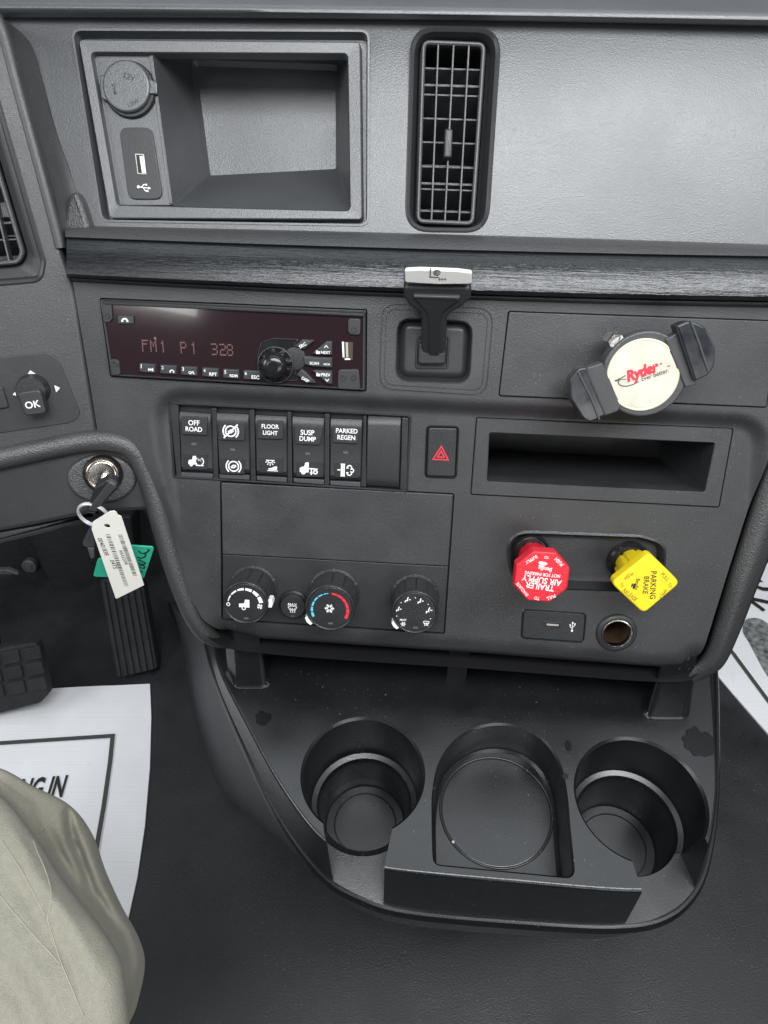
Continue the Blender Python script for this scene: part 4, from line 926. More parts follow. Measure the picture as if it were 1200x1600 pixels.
mk('barrel', lathe([(0.0105, -0.002), (0.0103, -0.035), (0.004, -0.036), (0.0035, -0.034)], (0, 0), 40, False, True), 'brown', t)

# ================================================================== PHONE HOLDER
k8 = cxy((580, 400), 1.9355); k9 = cxy((920, 530), 7.5)
HH = 0.036
HMx = at(F, 1005, 586, HH)
t = thing('phone_holder', 'black clamp phone holder with a cream logo disc mounted on the drawer', 'phone holder', HMx)
dc = circ((0, 0), 0.0290, 64)
cfl = PL(HMx, 1008, 585, 0)
mk('body', prism(circ((cfl.x, cfl.y), 0.0285, 64), -0.012, 0.0, 0.0018), 'holder', t)
d0 = PL(HMx, *k9(633, 420), 0.0)
mk('disc_rim', lathe([(0.0240, -0.001), (0.0240, 0.0006), (0.0234, 0.0012), (0.0226, 0.0012), (0.0220, 0.0004)], d0, 72), 'discrim', t, 60)
ds = mk('disc', lathe([(0.0220, -0.001), (0.0219, 0.0006), (0.0212, 0.0008)], d0, 72), 'disc', t)
hz = 0.00095
text_on(HMx, 'Ryder', k9(440, 462), k9(825, 325), hz, 'redprint', 'logo_lettering', ds, bold=0.06, shear=0.25, hratio=1.15)
rr_ = PL(HMx, *k9(846, 288), hz); mk('logo_mark', flat(circ(rr_, 0.0007, 10), hz), 'redprint', ds)
text_on(HMx, 'Ever better.', k9(615, 470), k9(935, 362), hz, 'greyprint', 'logo_lettering', ds, bold=0.02, shear=0.15, hratio=1.1)
sw = [PL(HMx, *k9(*q), hz) for q in ((585, 497), (520, 530), (440, 550), (370, 540), (345, 505), (360, 475), (330, 488), (312, 485), (380, 455), (430, 425))]
mk('logo_swoosh', ribbon(catmull(sw, 4), 0.0008, hz + 0.00005), 'greyprint', ds, recalc=False)
sw = [PL(HMx, *k9(*q), hz) for q in ((360, 475), (400, 472), (440, 468))]
mk('logo_swoosh', ribbon(sw, 0.0005, hz + 0.00008), 'greyprint', ds, recalc=False)
text_on(HMx, 'TM', k9(915, 322), k9(952, 312), hz, 'greyprint', 'logo_lettering', ds)
def jaw(armq, jawq, ridge):
    a = mk('arm', prism(rp(pts(HMx, [k8(*q) for q in armq], 0.001), 0.001, 3), -0.010, 0.0015, 0.001), 'holder', t)
    b = mk('jaw', prism(rp(pts(HMx, [k8(*q) for q in jawq], 0.006), [0.001] + [0.01] * (len(jawq) - 2) + [0.001], 5), -0.006, 0.006, 0.0015), 'holderglass', t)
    q = [PL(HMx, *k8(*r_), 0.0064) for r_ in ridge]; q = [Vector((p.x, p.y, 0.0064)) for p in q]
    mk('jaw_ridge', tube(q, 0.0007, 8), 'vent_frame', b)
jaw([(650, 338), (700, 322), (755, 455), (745, 470), (690, 490)], [(652, 336), (628, 338), (598, 375), (602, 430), (640, 492), (662, 505), (712, 480)], [(625, 350), (665, 430), (690, 495)])
jaw([(888, 252), (925, 232), (985, 388), (950, 398)], [(922, 212), (965, 192), (1012, 215), (1042, 275), (1040, 330), (1025, 358), (978, 380)], [(965, 195), (990, 260), (1020, 350)])
fc = PL(HMx, *k8(735, 258), -0.014)
mk('ball_arm', tube([Vector((fc.x + 0.002, fc.y - 0.020, -HH)), Vector((fc.x + 0.006, fc.y - 0.018, -0.022)), Vector((fc.x + 0.018, fc.y - 0.018, -0.010))], [0.010, 0.009, 0.009], 20), 'holder', t)
mk('bolt', lathe([(0.0064, -0.022), (0.0064, -0.0085), (0.0056, -0.0072), (0.0040, -0.0072), (0.0036, -0.0090)], fc, 6), 'chrome', t)

# ================================================================== OK PANEL
ko = cxy((0, 520), 4.2857)
OM = at(L, 52, 600, 0.0)
t = thing('menu_control', 'panel with a square OK button and small arrow marks by the left edge', 'control panel', OM)
op = rp(pts(OM, [(-90, 568), ko(0, 165), ko(370, 122), ko(545, 545), ko(490, 600), ko(0, 672), (-90, 695)]), [0.002, 0.05, 0.012, 0.012, 0.02, 0.05, 0.002], 6)
mk('plate', prism(op, -0.001, 0.0008, 0.0007), 'satin', t)
b0 = PL(OM, *ko(225, 380), 0.0)
mk('pad', lathe([(0.0118, 0.0), (0.0114, 0.003), (0.0100, 0.006), (0.0096, 0.010)], b0, 40), 'smooth', t, 50)
okp = rp(pts(OM, [ko(112, 400), ko(270, 378), ko(312, 540), ko(165, 560)], 0.017), 0.003, 5)
okb = mk('ok_button', prism(okp, 0.006, 0.017, 0.0012), 'satin', t)
text_on(OM, 'OK', ko(168, 488), ko(268, 472), 0.0172, 'white', 'lettering', okb, bold=0.015)
micon(OM, *ko(207, 268), 7, 0.001, [], .2, 'white', 'arrow_mark', t, [[(-1, -.4), (1, -.4), (0, .6)]])
micon(OM, *ko(380, 373), 6, 0.001, [], .2, 'white', 'arrow_mark', t, [[(-.4, 1), (-.4, -1), (.9, 0)]])
micon(OM, *ko(95, 412), 4, 0.0075, [], .2, 'white', 'arrow_mark', t, [[(.6, .9), (.6, -.7), (-.6, 0)]])
nb = rp(pts(OM, [(-80, 600), ko(18, 360), ko(62, 500), (-80, 650)], 0.002), 0.002, 4)
mk('side_button', prism(nb, 0.0, 0.003, 0.001), 'satin', t)

# ================================================================== IGNITION LOCK, KEYS, TAGS
IM = at(L, 160, 745, -0.004)
t = thing('ignition_lock', 'round metal ignition lock in an oval grained surround', 'ignition lock', IM)
es = PL(IM, *ko(685, 975), 0)
mk('surround', prism(circ((es.x, es.y), 0.0255, 48, 0.0195, R(-8)), -0.003, 0.003, 0.0028), 'soft', t, 50)
l0 = PL(IM, *ko(690, 945), 0.005)
mk('bezel', lathe([(0.0145, 0.0), (0.0145, 0.006), (0.0135, 0.0075), (0.0125, 0.0065)], l0, 48, False, False), 'gloss', t, 60)
mk('ring', lathe([(0.0130, 0.004), (0.0125, 0.0088), (0.0112, 0.0094), (0.0100, 0.0072)], l0, 48, False, False), 'nickel', t, 60)
mk('cylinder', lathe([(0.0100, 0.006), (0.0098, 0.0078), (0.0090, 0.0082)], l0, 48), 'chrome', t)
# key ring plane: vertical, facing the driver
kp = PW(L, *ko(700, 960), 0.008)
ky = thing('ignition_key', 'black headed key turned in the ignition lock', 'key', L @ Matrix.Translation(PL(L, *ko(700, 960), 0.004)))
kM = ky.matrix_world.copy()
VF = lambda y: frame(Vector((0, y, 0.5)), Vector((1, 0, 0)), Vector((0, 0, 1)), Vector((0, -1, 0)))
hx = VF(kp.y - 0.022)
bl0 = kM.inverted() @ kp
q = [ko(640, 1020), ko(735, 960), ko(785, 990), ko(790, 1030), ko(640, 1195), ko(580, 1180)]
W = kM.inverted() @ hx
hd_ = mk('key_head', xf(prism(rp(pts(hx, q), 0.003, 4), -0.004, 0.004, 0.002), W), 'smooth', ky)
q = [ko(735, 985), ko(780, 1010), ko(785, 1030), ko(645, 1188), ko(588, 1178)]
mk('key_head_pad', xf(prism(rp(pts(hx, q, 0.004), 0.002, 4), 0.002, 0.006, 0.0015), W), 'holder', hd_)
pA = bl0; pB = W @ PL(hx, *ko(690, 1040), 0.0)
mk('key_blade', tube([pA, pB], [0.0025, 0.0025], 8), 'chrome', ky)
rc = PW(hx, *ko(625, 1220), 0.004)
RG = thing('key_ring', 'silver wire split ring hanging from the ignition key', 'key ring', frame(rc, Vector((1, 0, 0)), Vector((0, 0, 1)), Vector((0, -1, 0))))
RW = RG.matrix_world.copy()
rr = (PL(RW, *ko(730, 1240), 0) - PL(RW, *ko(520, 1200), 0)).length / 2
rp_ = []
for i in range(96):
    a = 2 * math.pi * i / 48; rp_.append(Vector((rr * math.cos(a), rr * 1.0 * math.sin(a), (i / 96 - .5) * 0.0022 + 0.0015 * math.cos(a))))
mat('ring_metal', (0.62, 0.62, 0.62), 0.3, metal=0.35); mk('wire', tube(rp_, 0.0010, 8), 'ring_metal', RG)
kt = cxy((120, 720), 6.6667)
TF = VF(rc.y - 0.006)
TG = thing('key_tag', 'white plastic key tag printed with barcodes and numbers', 'key tag', at(TF, *kt(318, 680), 0))
TM = TG.matrix_world.copy()
tq_ = pts(TM, [kt(165, 640), kt(340, 530), kt(400, 520), kt(430, 568), kt(462, 578), kt(700, 1295), kt(408, 1440), kt(155, 715)])
tb_ = rp(tq_, [0.002, 0.003, 0.003, 0.0006, 0.001, 0.0008, 0.0008, 0.0008], 4)
hole = circ(PL(TM, *kt(316, 678)), 0.0023, 20)
tgeo = cut(prism(tb_, -0.0006, 0.0, 0.0), [prism(hole, -0.01, 0.01)])
# slight bend of the plastic towards its lower end
def bend(p): 
    return Vector((p.x, p.y, p.z - 3.0 * p.x * p.x * (1 if p.x < 0 else 1) ))
tg = mk('tag', tgeo, 'tag', TG)
tz = 0.00015
def barcode(a, b, wpx, n, seed):
    rnd = random.Random(seed); A = PL(TM, *a, tz); B = PL(TM, *b, tz); d = (B - A); s = Vector((-d.y, d.x, 0)).normalized(); hw = (PL(TM, 200, 800, tz) - PL(TM, 200 + wpx, 800, tz)).length / 2
    gs = []; x = 0.0
    while x < 1:
        w_ = rnd.choice((0.008, 0.008, 0.014, 0.02)); p0 = A + d * x; p1 = A + d * min(1, x + w_)
        gs.append(([p0 - s * hw, p0 + s * hw, p1 + s * hw, p1 - s * hw], [(0, 1, 2, 3)])); x += w_ + rnd.choice((0.009, 0.012, 0.02))
    mk('barcode', join(*gs), 'greyprint', tg, recalc=False)
barcode(kt(322, 765), kt(520, 1310), 7.0, 40, 3); barcode(kt(450, 770), kt(610, 1205), 7.0, 34, 5)
text_on(TM, '00401838', kt(235, 805), kt(315, 985), tz, 'greyprint', 'number', tg)
text_on(TM, '04TS', kt(365, 1035), kt(405, 1125), tz, 'greyprint', 'number', tg)
text_on(TM, 'RRA5259R', kt(455, 935), kt(520, 1085), tz, 'greyprint', 'number', tg)
GF = VF(rc.y + 0.004)
GG = thing('key_tag', 'green plastic tag with marker writing behind the white key tag', 'key tag', at(GF, *kt(480, 1060), 0))
GM = GG.matrix_world.copy()
gq = rp(pts(GM, [kt(400, 875), kt(790, 900), kt(800, 925), kt(700, 1225), kt(168, 1208), kt(215, 1030), kt(300, 1000)]), [0.002, 0.003, 0.003, 0.002, 0.002, 0.004, 0.002], 4)
gg = mk('tag', prism(gq, -0.0012, 0.0, 0.0004), 'greentag', GG)
for pl in ([(640, 935), (665, 960), (700, 965), (735, 950), (752, 930), (735, 925)], [(628, 1000), (660, 1015), (700, 1005), (718, 980), (700, 960)], [(640, 1060), (690, 1080), (712, 1065), (640, 1030)], [(650, 1110), (700, 1120), (700, 1095), (645, 1085)], [(655, 1150), (690, 1160)]):
    c_ = [PL(GM, *kt(*q), 0.0002) for q in pl]
    mk('marker_writing', ribbon(catmull(c_, 4), 0.0013, 0.0002), 'blackprint', gg, recalc=False)
K2 = VF(rc.y - 0.0005)
SK = thing('spare_key', 'second black headed key hanging behind the white tag', 'key', at(K2, *kt(110, 850), 0))
KM2 = SK.matrix_world.copy()
mk('key_head', prism(rp(pts(KM2, [kt(150, 670), kt(190, 700), kt(190, 900), kt(100, 905), kt(60, 880), kt(60, 850)]), 0.0015, 4), -0.003, 0.0, 0.001), 'holder', SK)
mk('key_blade', prism(rp(pts(KM2, [kt(115, 900), kt(185, 895), kt(185, 1000), kt(150, 1010)], -0.002), 0.001, 3), -0.0024, -0.0006, 0.0004), 'metal_dull', SK)

# ================================================================== CONSOLE WITH CUP HOLDERS
cons = thing('cup_holder_console', 'black moulded console with three cup wells below the dashboard', 'console', CON)
top_px = [(330, 990), (342, 1048), (384, 1132), (432, 1220), (488, 1298), (540, 1338), (600, 1359), (800, 1379), (1003, 1394), (1062, 1374), (1104, 1332), (1119, 1270), (1122, 1200), (1114, 1060), (1110, 990)]
flg_px = [(316, 990), (335, 1064), (377, 1166), (432, 1280), (500, 1372), (565, 1412), (640, 1433), (800, 1448), (960, 1456), (1040, 1442), (1088, 1402), (1112, 1340), (1124, 1240), (1124, 1090), (1119, 1000)]
ZF = -0.066
topc = catmull(pts(CON, top_px), 6); flgc = catmull(pts(CON, flg_px, ZF), 6)
tt = [p.copy() for p in topc]; ff = [p.copy() for p in flgc]
rg_ = []
for k in range(4):
    a = k / 3 * math.pi / 2; rg_.append([v3(p, -0.003 + 0.003 * math.sin(a)) for p in inset(tt, 0.003 * (1 - math.cos(a)))])
rg_ = rg_[::-1]
mid = [p.lerp(q, 0.62) for p, q in zip(tt, ff)]; mid = [Vector((p.x, p.y, ZF + 0.012)) for p in mid]
rg_ += [mid, [v3(p, ZF + 0.003) for p in inset(ff, 0.0035)], [v3(p, ZF + 0.0028) for p in inset(ff, 0.0015)], [v3(p, ZF + 0.0012) for p in ff], [v3(p, ZF - 0.003) for p in inset(ff, -0.0008)], [v3(p, ZF - 0.006) for p in inset(ff, 0.002)], [v3(p, ZF - 0.07) for p in inset(ff, 0.014)]]
body_g = loft(rg_)
def cup(cx, cy, r0, d1, r1, d2):
    c = PL(CON, cx, cy); return lathe([(r0 * 1.04, 0.02), (r0 * 1.04, 0.0), (r0, -0.0022), (r0 * 0.95, -d1 + 0.003), (r0 * 0.93, -d1), (r1 * 1.06, -d1 - 0.0015), (r1, -d1 - 0.006), (r1 * 0.93, -d2 + 0.003), (r1 * 0.9, -d2)], c, 72), c
c1, p1 = cup(567, 1208, 0.0485, 0.055, 0.0385, 0.100)
c3, p3 = cup(1001, 1246, 0.0500, 0.050, 0.0400, 0.100)
def slot(pxs, zf0, zf1, r=0.003):
    q = rp(pts(CON, pxs), r, 4); y0 = min(p.y for p in q); y1 = max(p.y for p in q)
    return loft([[Vector((p.x, p.y, zf0 + (zf1 - zf0) * (p.y - y0) / (y1 - y0))) for p in q], [v3(p, 0.02) for p in q]])
s1 = slot([(502, 1255), (614, 1290), (601, 1352), (590, 1480), (540, 1480), (519, 1350), (506, 1300)], -0.070, -0.050)
s3 = slot([(970, 1310), (985, 1337), (1004, 1394), (1012, 1480), (1140, 1440), (1118, 1340), (1092, 1292)], -0.060, -0.052)
ctr_px = [(679, 1345), (678, 1240), (688, 1195), (707, 1163), (738, 1140), (777, 1131), (820, 1138), (852, 1160), (873, 1193), (883, 1232), (895, 1350), (888, 1368), (868, 1369), (700, 1352)]
arch = catmull(pts(CON, [(678.5, 1330), (677.5, 1285), (678, 1240), (687, 1195), (707, 1163), (738, 1141), (777, 1132), (820, 1139), (852, 1160), (873, 1193), (883, 1236), (888, 1290), (893, 1340)]), 6)
cqs = arch + rp([arch[-1], PL(CON, 896, 1370), PL(CON, 680, 1349), arch[0]], [0.0, 0.007, 0.007, 0.0], 6)[7:21]
cqs = [Vector(p[:2]) for p in cqs]
s2 = loft([[v3(p, 0.02) for p in inset(cqs, -0.0016)], [v3(p, 0.0) for p in inset(cqs, -0.0016)], [v3(p, -0.0018) for p in cqs], [v3(p, -0.040) for p in inset(cqs, 0.0015)], [v3(p, -0.0425) for p in inset(cqs, 0.004)]])
cg = cut(body_g, [c1, c3, s1, s3, s2])
cb = mk('body', cg, 'console', cons, 34, wn=False)
bvm = cb.modifiers.new('bevel', 'BEVEL'); bvm.width = 0.0020; bvm.segments = 3; bvm.limit_method = 'ANGLE'; bvm.angle_limit = R(40); bvm.harden_normals = False
wnm = cb.modifiers.new('wn', 'WEIGHTED_NORMAL'); wnm.keep_sharp = True; wnm.weight = 80
rc_ = PL(CON, 775, 1266, -0.0425); r_c = (PL(CON, 862, 1266, -0.0425) - rc_).length
mk('cup_ring', tube([Vector((rc_.x + r_c * math.cos(a * math.pi / 36), rc_.y + r_c * math.sin(a * math.pi / 36), -0.0424)) for a in range(72)], 0.0010, 8, True), 'console', cons, 60)
mk('cup_floor', lathe([(r_c - 0.0012, -0.0424), (r_c - 0.002, -0.0432 + 0.0012)], rc_, 64), 'console', cons)
for c, r_, d in ((p1, 0.0385 * .72, 0.100), (p3, 0.0400 * .72, 0.100)):
    mk('cup_base_ring', tube([Vector((c.x + r_ * math.cos(a * math.pi / 24), c.y + r_ * math.sin(a * math.pi / 24), -d)) for a in range(48)], 0.0007, 6, True), 'console', cons, 60)
# pillars that carry the dashboard
for q in ([(352, 1000), (408, 1000), (420, 1072), (372, 1072), (356, 1050)], [(1018, 1040), (1082, 1040), (1070, 1120), (1007, 1120)]):
    b_ = rp(pts(CON, q), 0.006, 5); tp = [Vector((p.x, p.y + 0.016, 0.060)) for p in inset(b_, 0.003)]
    mk('pillar', loft([[v3(p, 0.0006) for p in inset(b_, -0.003)], [v3(p, 0.003) for p in b_], tp]), 'console', cons)
mk('rear_wall', prism(pts(CON, [(320, 985), (1115, 1005), (1115, 950), (310, 930)]), -0.01, 0.075), 'dark', cons)
mk('rear_rib', prism(pts(CON, [(698, 1036), (728, 1037), (728, 1060), (698, 1059)]), 0.0, 0.05), 'dark', cons)
# pedestal down to the floor
ped_px = [(262, 940), (283, 1000), (300, 1100), (325, 1192), (358, 1250), (430, 1304), (560, 1390), (800, 1420), (950, 1425), (1015, 1405), (1050, 1370), (1075, 1310), (1095, 1210), (1100, 1090), (1100, 1010)]
pa = catmull(pts(CON, flg_px, ZF), 6); pb = catmull([PL(FLOOR, x, y, 0.0) for x, y in ped_px], 6); pb = [Vector((p.x, p.y, -ZC)) for p in pb]
top_ = [v3(p, ZF - 0.004) for p in inset(pa, 0.004)]
m1 = [p.lerp(q, 0.25) for p, q in zip(top_, pb)]; m2 = [p.lerp(q, 0.7) for p, q in zip(top_, pb)]
bs = Vector((0.5, 0.3, 0))
mk('pedestal', loft([top_, m1, m2, pb], False, False), 'pedestal', cons, 60)
# wet patch, drops, crumbs
def blob(name, cx, cy, rx, ry, seed, z, m, par, n=26, jag=0.35):
    rnd = random.Random(seed); c = PL(CON, cx, cy, z); s = (PL(CON, cx + 10, cy, z) - c).length / 10; q = []; n = 90
    ph = [(k, rnd.random() * 6.28, rnd.random() / k ** 0.6) for k in range(2, 12)]
    for i in range(n):
        a = 2 * math.pi * i / n; k = 1 + jag * 0.55 * sum(am * math.sin(f_ * a + p_) for f_, p_, am in ph); q.append((c.x + rx * s * k * math.cos(a), c.y + ry * s * k * math.sin(a)))
    return mk(name, prism(q, z, z + 0.0005, 0.0003, 2), m, par)
for nm, lab, a in (('water_mark', 'dark damp patch on the right of the console top', (1092, 1160, 24, 24, 4, 0.0003)), ('water_mark', 'small jagged wet mark on the left of the console top', (411, 1122, 12, 12, 9, 0.0003))):
    o = blob(nm, *a, 'water', None); o.matrix_world = CON; tag(o, lab, 'water mark')
for lab, a in (('water drop beside the middle well, the upper one', (888, 1165, 4.5, 9, 2, 0.0003)), ('water drop on the rim of the middle well, the lower one', (883, 1213, 5, 5, 3, 0.0003))):
    o = blob('water_drop', *a, 'water', None, jag=0.12); o.matrix_world = CON; tag(o, lab, 'water drop', 'water drops on the console')
for i, (x, y, z, lab) in enumerate(((708, 1316, -0.0420, 'pale crumb in the middle cup well'), (990, 1271, -0.0995, 'pale crumb in the right cup well'))):
    c = PL(CON, x, y, z); o = mk('crumb', prism(rp([(c.x - .0012, c.y - .0008), (c.x + .0012, c.y - .001), (c.x + .0008, c.y + .0012), (c.x - .001, c.y + .0008)], 0.0004, 3), z, z + 0.0012, 0.0004), 'crumb'); o.matrix_world = CON; tag(o, lab, 'crumb', 'crumbs in the wells')

# ================================================================== PEDALS
PF = frame(Vector((0, 0.60, 0.13)), Vector((1, 0, 0)), Vector((0, 0.42, 0.9)), Vector((0, -0.9, 0.42)))
BP = at(PF, 20, 1060, 0)
t = thing('brake_pedal', 'wide black brake pedal with a square grid tread at the left edge', 'pedal', BP)
bq = rp(pts(BP, [(-90, 1030), (58, 1003), (76, 1085), (62, 1100), (-90, 1138)]), [0.004, 0.010, 0.012, 0.012, 0.004], 5)
mk('pad', prism(bq, -0.015, 0.0, 0.005), 'rubber', t)
for i in range(4):
    for j in range(3):
        x0 = -64 + i * 33; y0 = 1032 + j * 24 - i * 6.0
        q = pts(BP, [(x0 + j * 4, y0), (x0 + j * 4 + 27, y0 - 5), (x0 + j * 4 + 31, y0 + 14), (x0 + j * 4 + 4, y0 + 19)], 0.002)
        mk('tread_block', prism(rp(q, 0.002, 3), -0.001, 0.0035, 0.0015), 'rubber', t)
mk('pedal_arm', tube([Vector((-0.03, 0.02, -0.012)), Vector((-0.04, 0.14, -0.05)), Vector((-0.05, 0.32, -0.14))], 0.012, 10), 'dark', t)
AF = frame(Vector((0, 0.68, 0.06)), Vector((1, 0, 0)), Vector((0, 0.62, 0.78)), Vector((0, -0.78, 0.62)))
AP = at(AF, 205, 1010, 0)
t = thing('accelerator_pedal', 'ribbed black accelerator pedal below the hanging key tag', 'pedal', AP)
aq = rp(pts(AP, [(155, 905), (222, 905), (246, 1045), (182, 1062)]), 0.006, 4)
mk('pad', prism(aq, -0.02, 0.0, 0.003), 'rubber', t)
for i in range(6):
    a = (i + 0.2) / 6; b = (i + 0.75) / 6; T0 = PL(AP, 157, 908), PL(AP, 221, 908); B0_ = PL(AP, 183, 1058), PL(AP, 244, 1044)
    q = [T0[0].lerp(T0[1], a), T0[0].lerp(T0[1], b), B0_[0].lerp(B0_[1], b), B0_[0].lerp(B0_[1], a)]
    mk('rib', prism(q, -0.001, 0.004, 0.0015), 'rubber', t)

# ================================================================== PAPER FLOOR MATS
def sheet(px_, z0=0.004): return [PL(FLOOR, x, y, z0) for x, y in px_]
def wavy(poly, c):
    q = [Vector((p.x - c.x, p.y - c.y)) for p in poly]; x0 = min(p.x for p in q); x1 = max(p.x for p in q); y0 = min(p.y for p in q); y1 = max(p.y for p in q)
    nx, ny = int((x1 - x0) / 0.012) + 2, int((y1 - y0) / 0.012) + 2
    g = [[Vector((x0 - 0.01 + (x1 - x0 + 0.02) * i / nx, y0 - 0.01 + (y1 - y0 + 0.02) * j / ny, 0)) for i in range(nx + 1)] for j in range(ny + 1)]
    for r_ in g:
        for p in r_: p.z = 0.0035 + 0.0016 * mnoise.noise(Vector((p.x * 9, p.y * 9, 3.1))) + 0.0006 * mnoise.noise(Vector((p.x * 30, p.y * 30, 7.7)))
    lo = [[Vector((p.x, p.y, -0.01)) for p in r_] for r_ in g]
    V, Fc = loft(g, False, False, False); n = len(V); W, _ = loft(lo, False, False, False)
    Fc = Fc + [tuple(reversed([i + n for i in f])) for f in Fc]; m = nx + 1
    lb = list(range(m)) + [j * m + nx for j in range(1, ny + 1)] + [ny * m + i for i in range(nx - 1, -1, -1)] + [j * m for j in range(ny - 1, 0, -1)]
    for i in range(len(lb)): Fc.append((lb[i], lb[(i + 1) % len(lb)], lb[(i + 1) % len(lb)] + n, lb[i] + n))
    return cut((V + W, Fc), [], op_first=prism(q, 0.0006, 0.03))
lq = [(-260, 1090), (-60, 1082), (100, 1074), (234, 1068), (236, 1120), (234, 1200), (226, 1290), (214, 1370), (202, 1425), (180, 1520), (150, 1640), (-260, 1640)]
s_ = sheet(lq); c0 = s_[3].copy()
pm = thing('paper_floor_mat', 'white ribbed paper floor mat with black lettering under the driver', 'floor mat', Matrix.Translation((c0.x, c0.y, 0.0)), 'paper floor mats')
mk('sheet', wavy(s_, c0), 'paper', pm)
PMx = pm.matrix_world.copy()
ln = [PL(PMx, x, y, 0.0062) for x, y in ((-200, 1178), (0, 1161), (176, 1149.5), (172, 1190), (162, 1260), (149, 1335), (130, 1440), (110, 1560))]
o = mk('border_line', ribbon(ln, 0.0062, 0.0062), 'blackish', pm, recalc=False) if 'blackish' in MATS else (mat('blackish', (0.05, 0.052, 0.05), 0.7), mk('border_line', ribbon(ln, 0.0062, 0.0062), 'blackish', pm, recalc=False))[1]
text_on(PMx, 'ING IN', (22, 1235), (103, 1228), 0.0062, 'blackprint', 'lettering', pm, shear=0.12, hratio=1.9, bold=0.03)
rq = [(1119, 1052), (1160, 1100), (1260, 1215), (1420, 1100), (1300, 800), (1120, 840)]
s_ = sheet(rq); c0 = s_[0].copy()
pm = thing('paper_floor_mat', 'white paper floor mat with a grey footprint at the right edge', 'floor mat', Matrix.Translation((c0.x, c0.y, 0.0)), 'paper floor mats')
mk('sheet', wavy(s_, c0), 'paper', pm)
PMx = pm.matrix_world.copy()
ln = [PL(PMx, x, y, 0.0062) for x, y in ((1120, 990), (1146, 1021), (1200, 1094), (1260, 1170))]
mk('border_line', ribbon(ln, 0.0062, 0.0062), 'blackish', pm, recalc=False)
mat('footgrey', (0.16, 0.17, 0.17), 0.7, var=0.9, vscale=110)
fp = catmull([PL(PMx, x, y, 0.0062) for x, y in ((1163, 972), (1172, 966), (1190, 968), (1210, 985), (1235, 1030), (1235, 1075), (1212, 1068), (1195, 1048), (1172, 1005), (1162, 988))], 5, True)
mk('footprint', flat(fp, 0.0062), 'footgrey', pm, recalc=False)
text_on(PMx, 'KS', (1172, 940), (1204, 916), 0.0062, 'blackprint', 'lettering', pm, bold=0.01, hratio=1.3)

# ================================================================== PERSON (right leg of the driver)
KN = depth_pt(-40, 1330, 0.50)
per = thing('person', 'seated driver in light khaki trousers, knee at the lower left corner', 'person', Matrix.Translation((KN.x, KN.y, 0)))
PI_ = per.matrix_world.inverted()
from mathutils.bvhtree import BVHTree
LEG = [
    [(-20, 1198, 0.574), (-35, 1210, 0.565), (-47, 1223, 0.555), (-50, 1225, 0.530), (-110, 1242, 0.504), (-230, 1302, 0.500)],
    [(50, 1228, 0.581), (25, 1238, 0.567), (3, 1247, 0.551), (0, 1249, 0.512), (-70, 1290, 0.486), (-230, 1350, 0.482)],
    [(103, 1257, 0.586), (80, 1285, 0.567), (53, 1309, 0.545), (50, 1311, 0.492), (-40, 1362, 0.466), (-230, 1422, 0.462)],
    [(135, 1300, 0.597), (105, 1335, 0.573), (83, 1358, 0.545), (80, 1360, 0.478), (-20, 1420, 0.452), (-230, 1480, 0.448)],
    [(155, 1355, 0.591), (132, 1385, 0.566), (115, 1403, 0.536), (112, 1405, 0.466), (-5, 1470, 0.440), (-230, 1530, 0.436)],
    [(180, 1410, 0.579), (162, 1432, 0.554), (149, 1448, 0.524), (146, 1450, 0.454), (15, 1530, 0.428), (-230, 1590, 0.424)],
    [(208, 1462, 0.569), (192, 1482, 0.544), (179, 1497, 0.514), (176, 1499, 0.444), (30, 1590, 0.418), (-230, 1650, 0.414)],
    [(218, 1505, 0.562), (202, 1520, 0.537), (187, 1530, 0.507), (184, 1532, 0.437), (38, 1640, 0.411), (-230, 1700, 0.407)],
    [(205, 1570, 0.550), (198, 1585, 0.525), (194, 1594, 0.495), (191, 1596, 0.425), (46, 1710, 0.399), (-230, 1770, 0.395)],
    [(190, 1608, 0.540), (192, 1632, 0.515), (197, 1658, 0.485), (194, 1660, 0.415), (54, 1790, 0.389), (-230, 1850, 0.385)],
    [(176, 1672, 0.527), (188, 1702, 0.502), (203, 1742, 0.472), (200, 1744, 0.402), (64, 1900, 0.376), (-230, 1960, 0.372)]]
rows = []
for r_ in LEG:
    p = [depth_pt(*q) for q in r_]; s0 = p[0]
    rows.append([s0 + Vector((-0.075, 0.0, -0.115)), s0 + Vector((-0.035, 0.005, -0.085)), s0 + Vector((-0.006, 0.006, -0.035))] + p)
first = [p + Vector((-0.06, 0.0, -0.05 - 0.02 * k / 8)) for k, p in enumerate(rows[0])]
rows = [[p + Vector((-0.05, -0.03, -0.10)) for p in first], first] + rows
fine = [catmull(r_, 16) for r_ in rows]
cols = [catmull([r_[k] for r_ in fine], 16) for k in range(len(fine[0]))]
grid = [[c[i].copy() for c in cols] for i in range(len(cols[0]))]
def project(p):
    q = CR.transposed() @ (p - CO); return 600 + FPX * q.x / -q.z, 800 - FPX * q.y / -q.z
def pdist(x, y, pl):
    d = 1e9; tt_ = 0
    for i in range(len(pl) - 1):
        ax_, ay_ = pl[i]; bx2, by2 = pl[i + 1]; ex, ey = bx2 - ax_, by2 - ay_
        t_ = max(0, min(1, ((x - ax_) * ex + (y - ay_) * ey) / (ex * ex + ey * ey))); dd_ = math.hypot(x - ax_ - t_ * ex, y - ay_ - t_ * ey)
        if dd_ < d: d = dd_; tt_ = (i + t_) / (len(pl) - 1)
    return d, tt_
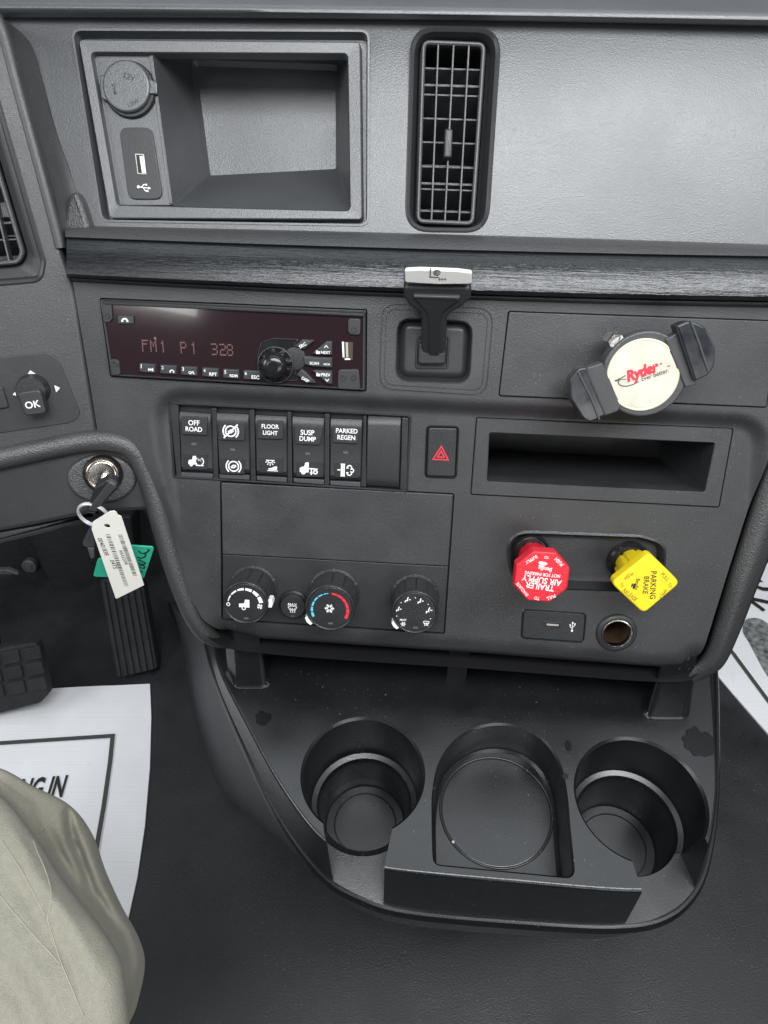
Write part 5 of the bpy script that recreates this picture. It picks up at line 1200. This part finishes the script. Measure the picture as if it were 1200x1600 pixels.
FOLDS = [([(106, 1262), (112, 1300), (128, 1345), (146, 1395)], 6, -0.009), ([(92, 1275), (104, 1325), (128, 1375)], 8, 0.006), ([(122, 1290), (140, 1335), (164, 1395), (190, 1450)], 9, 0.006), ([(130, 1385), (160, 1412), (196, 1462), (206, 1510)], 9, -0.006), ([(60, 1270), (90, 1330), (120, 1380)], 10, -0.006),
         
         ([(52, 1311), (58, 1330), (71, 1360), (80, 1398), (75, 1435), (94, 1500), (124, 1563), (140, 1600)], 3.2, 0.0016), ([(11, 1285), (40, 1325), (70, 1358)], 3, 0.0010), ([(0, 1311), (37, 1367), (71, 1430)], 3, 0.0012), ([(-10, 1385), (52, 1461), (94, 1508)], 3, 0.0012),
         ([(20, 1300), (60, 1370), (110, 1440), (160, 1530)], 13, 0.004), ([(-10, 1330), (46, 1410), (104, 1500), (150, 1600)], 12, -0.004), ([(-60, 1380), (10, 1450), (70, 1540), (110, 1640)], 13, 0.004), ([(-80, 1440), (0, 1510), (50, 1580), (80, 1660)], 12, -0.004), ([(-80, 1520), (0, 1570), (40, 1640)], 12, 0.003)]
for i, r_ in enumerate(grid):
    for k, p in enumerate(r_):
        x, y = project(p); d_ = 0
        for pl, wd_, am in FOLDS:
            dd_, tt_ = pdist(x, y, pl)
            d_ += am * math.exp(-(dd_ / wd_) ** 2) * (0.35 + 0.65 * math.sin(math.pi * min(1, max(0, tt_))))
        d_ += 0.0014 * mnoise.noise(p * 38) + 0.0007 * mnoise.noise(p * 95)
        r_[k] = p + (CO - p).normalized() * d_
leg = loft(grid, True, True, False)
shin = [(-0.40, 0.13, 0.42, .07), (-0.41, 0.15, 0.32, .062), (-0.42, 0.16, 0.2, .055), (-0.42, 0.16, 0.10, .055), (-0.42, 0.16, 0.06, .056)]
sg = loft([[Vector((x + r_ * math.cos(2 * math.pi * k / 24), y + r_ * 1.1 * math.sin(2 * math.pi * k / 24), z)) for k in range(24)] for x, y, z, r_ in shin])
tl = mk('trouser_leg', xf(join(leg, sg), PI_), 'cloth', per, 75, wn=False)
bv = BVHTree.FromPolygons([tuple(p) for p in leg[0]], leg[1])
def on_leg(x, y):
    h = bv.ray_cast(CO, ray(x, y)); return h[0] + h[1] * (0.0003 if h[1].dot(CO - h[0]) > 0 else -0.0003) if h[0] else None
for pl in ([(103, 1259), (90, 1272), (72, 1290), (56, 1306)], [(52, 1314), (58, 1332), (71, 1362), (80, 1398), (75, 1435), (82, 1462), (94, 1502), (112, 1545), (130, 1588)], [(2, 1314), (20, 1340), (37, 1367), (56, 1402), (71, 1432)], [(-6, 1392), (20, 1424), (52, 1461), (94, 1507)]):
    c_ = [on_leg(p.x, p.y) for p in catmull([Vector((x, y)) for x, y in pl], 6)]; c_ = [p for p in c_ if p]
    mk('seam', xf(tube(c_, 0.0004, 6), PI_), 'thread', tl)
mk('shoe', xf(loft([[Vector((-0.46 + sx * 0.045 * math.cos(2 * math.pi * k / 24), 0.14 + sy * 0.10 * math.sin(2 * math.pi * k / 24), z)) for k in range(24)] for z, sx, sy in ((0.006, 1, 1), (0.03, 1.05, 1.02), (0.06, .95, .9), (0.09, .8, .6))]), PI_), 'shoe', per)
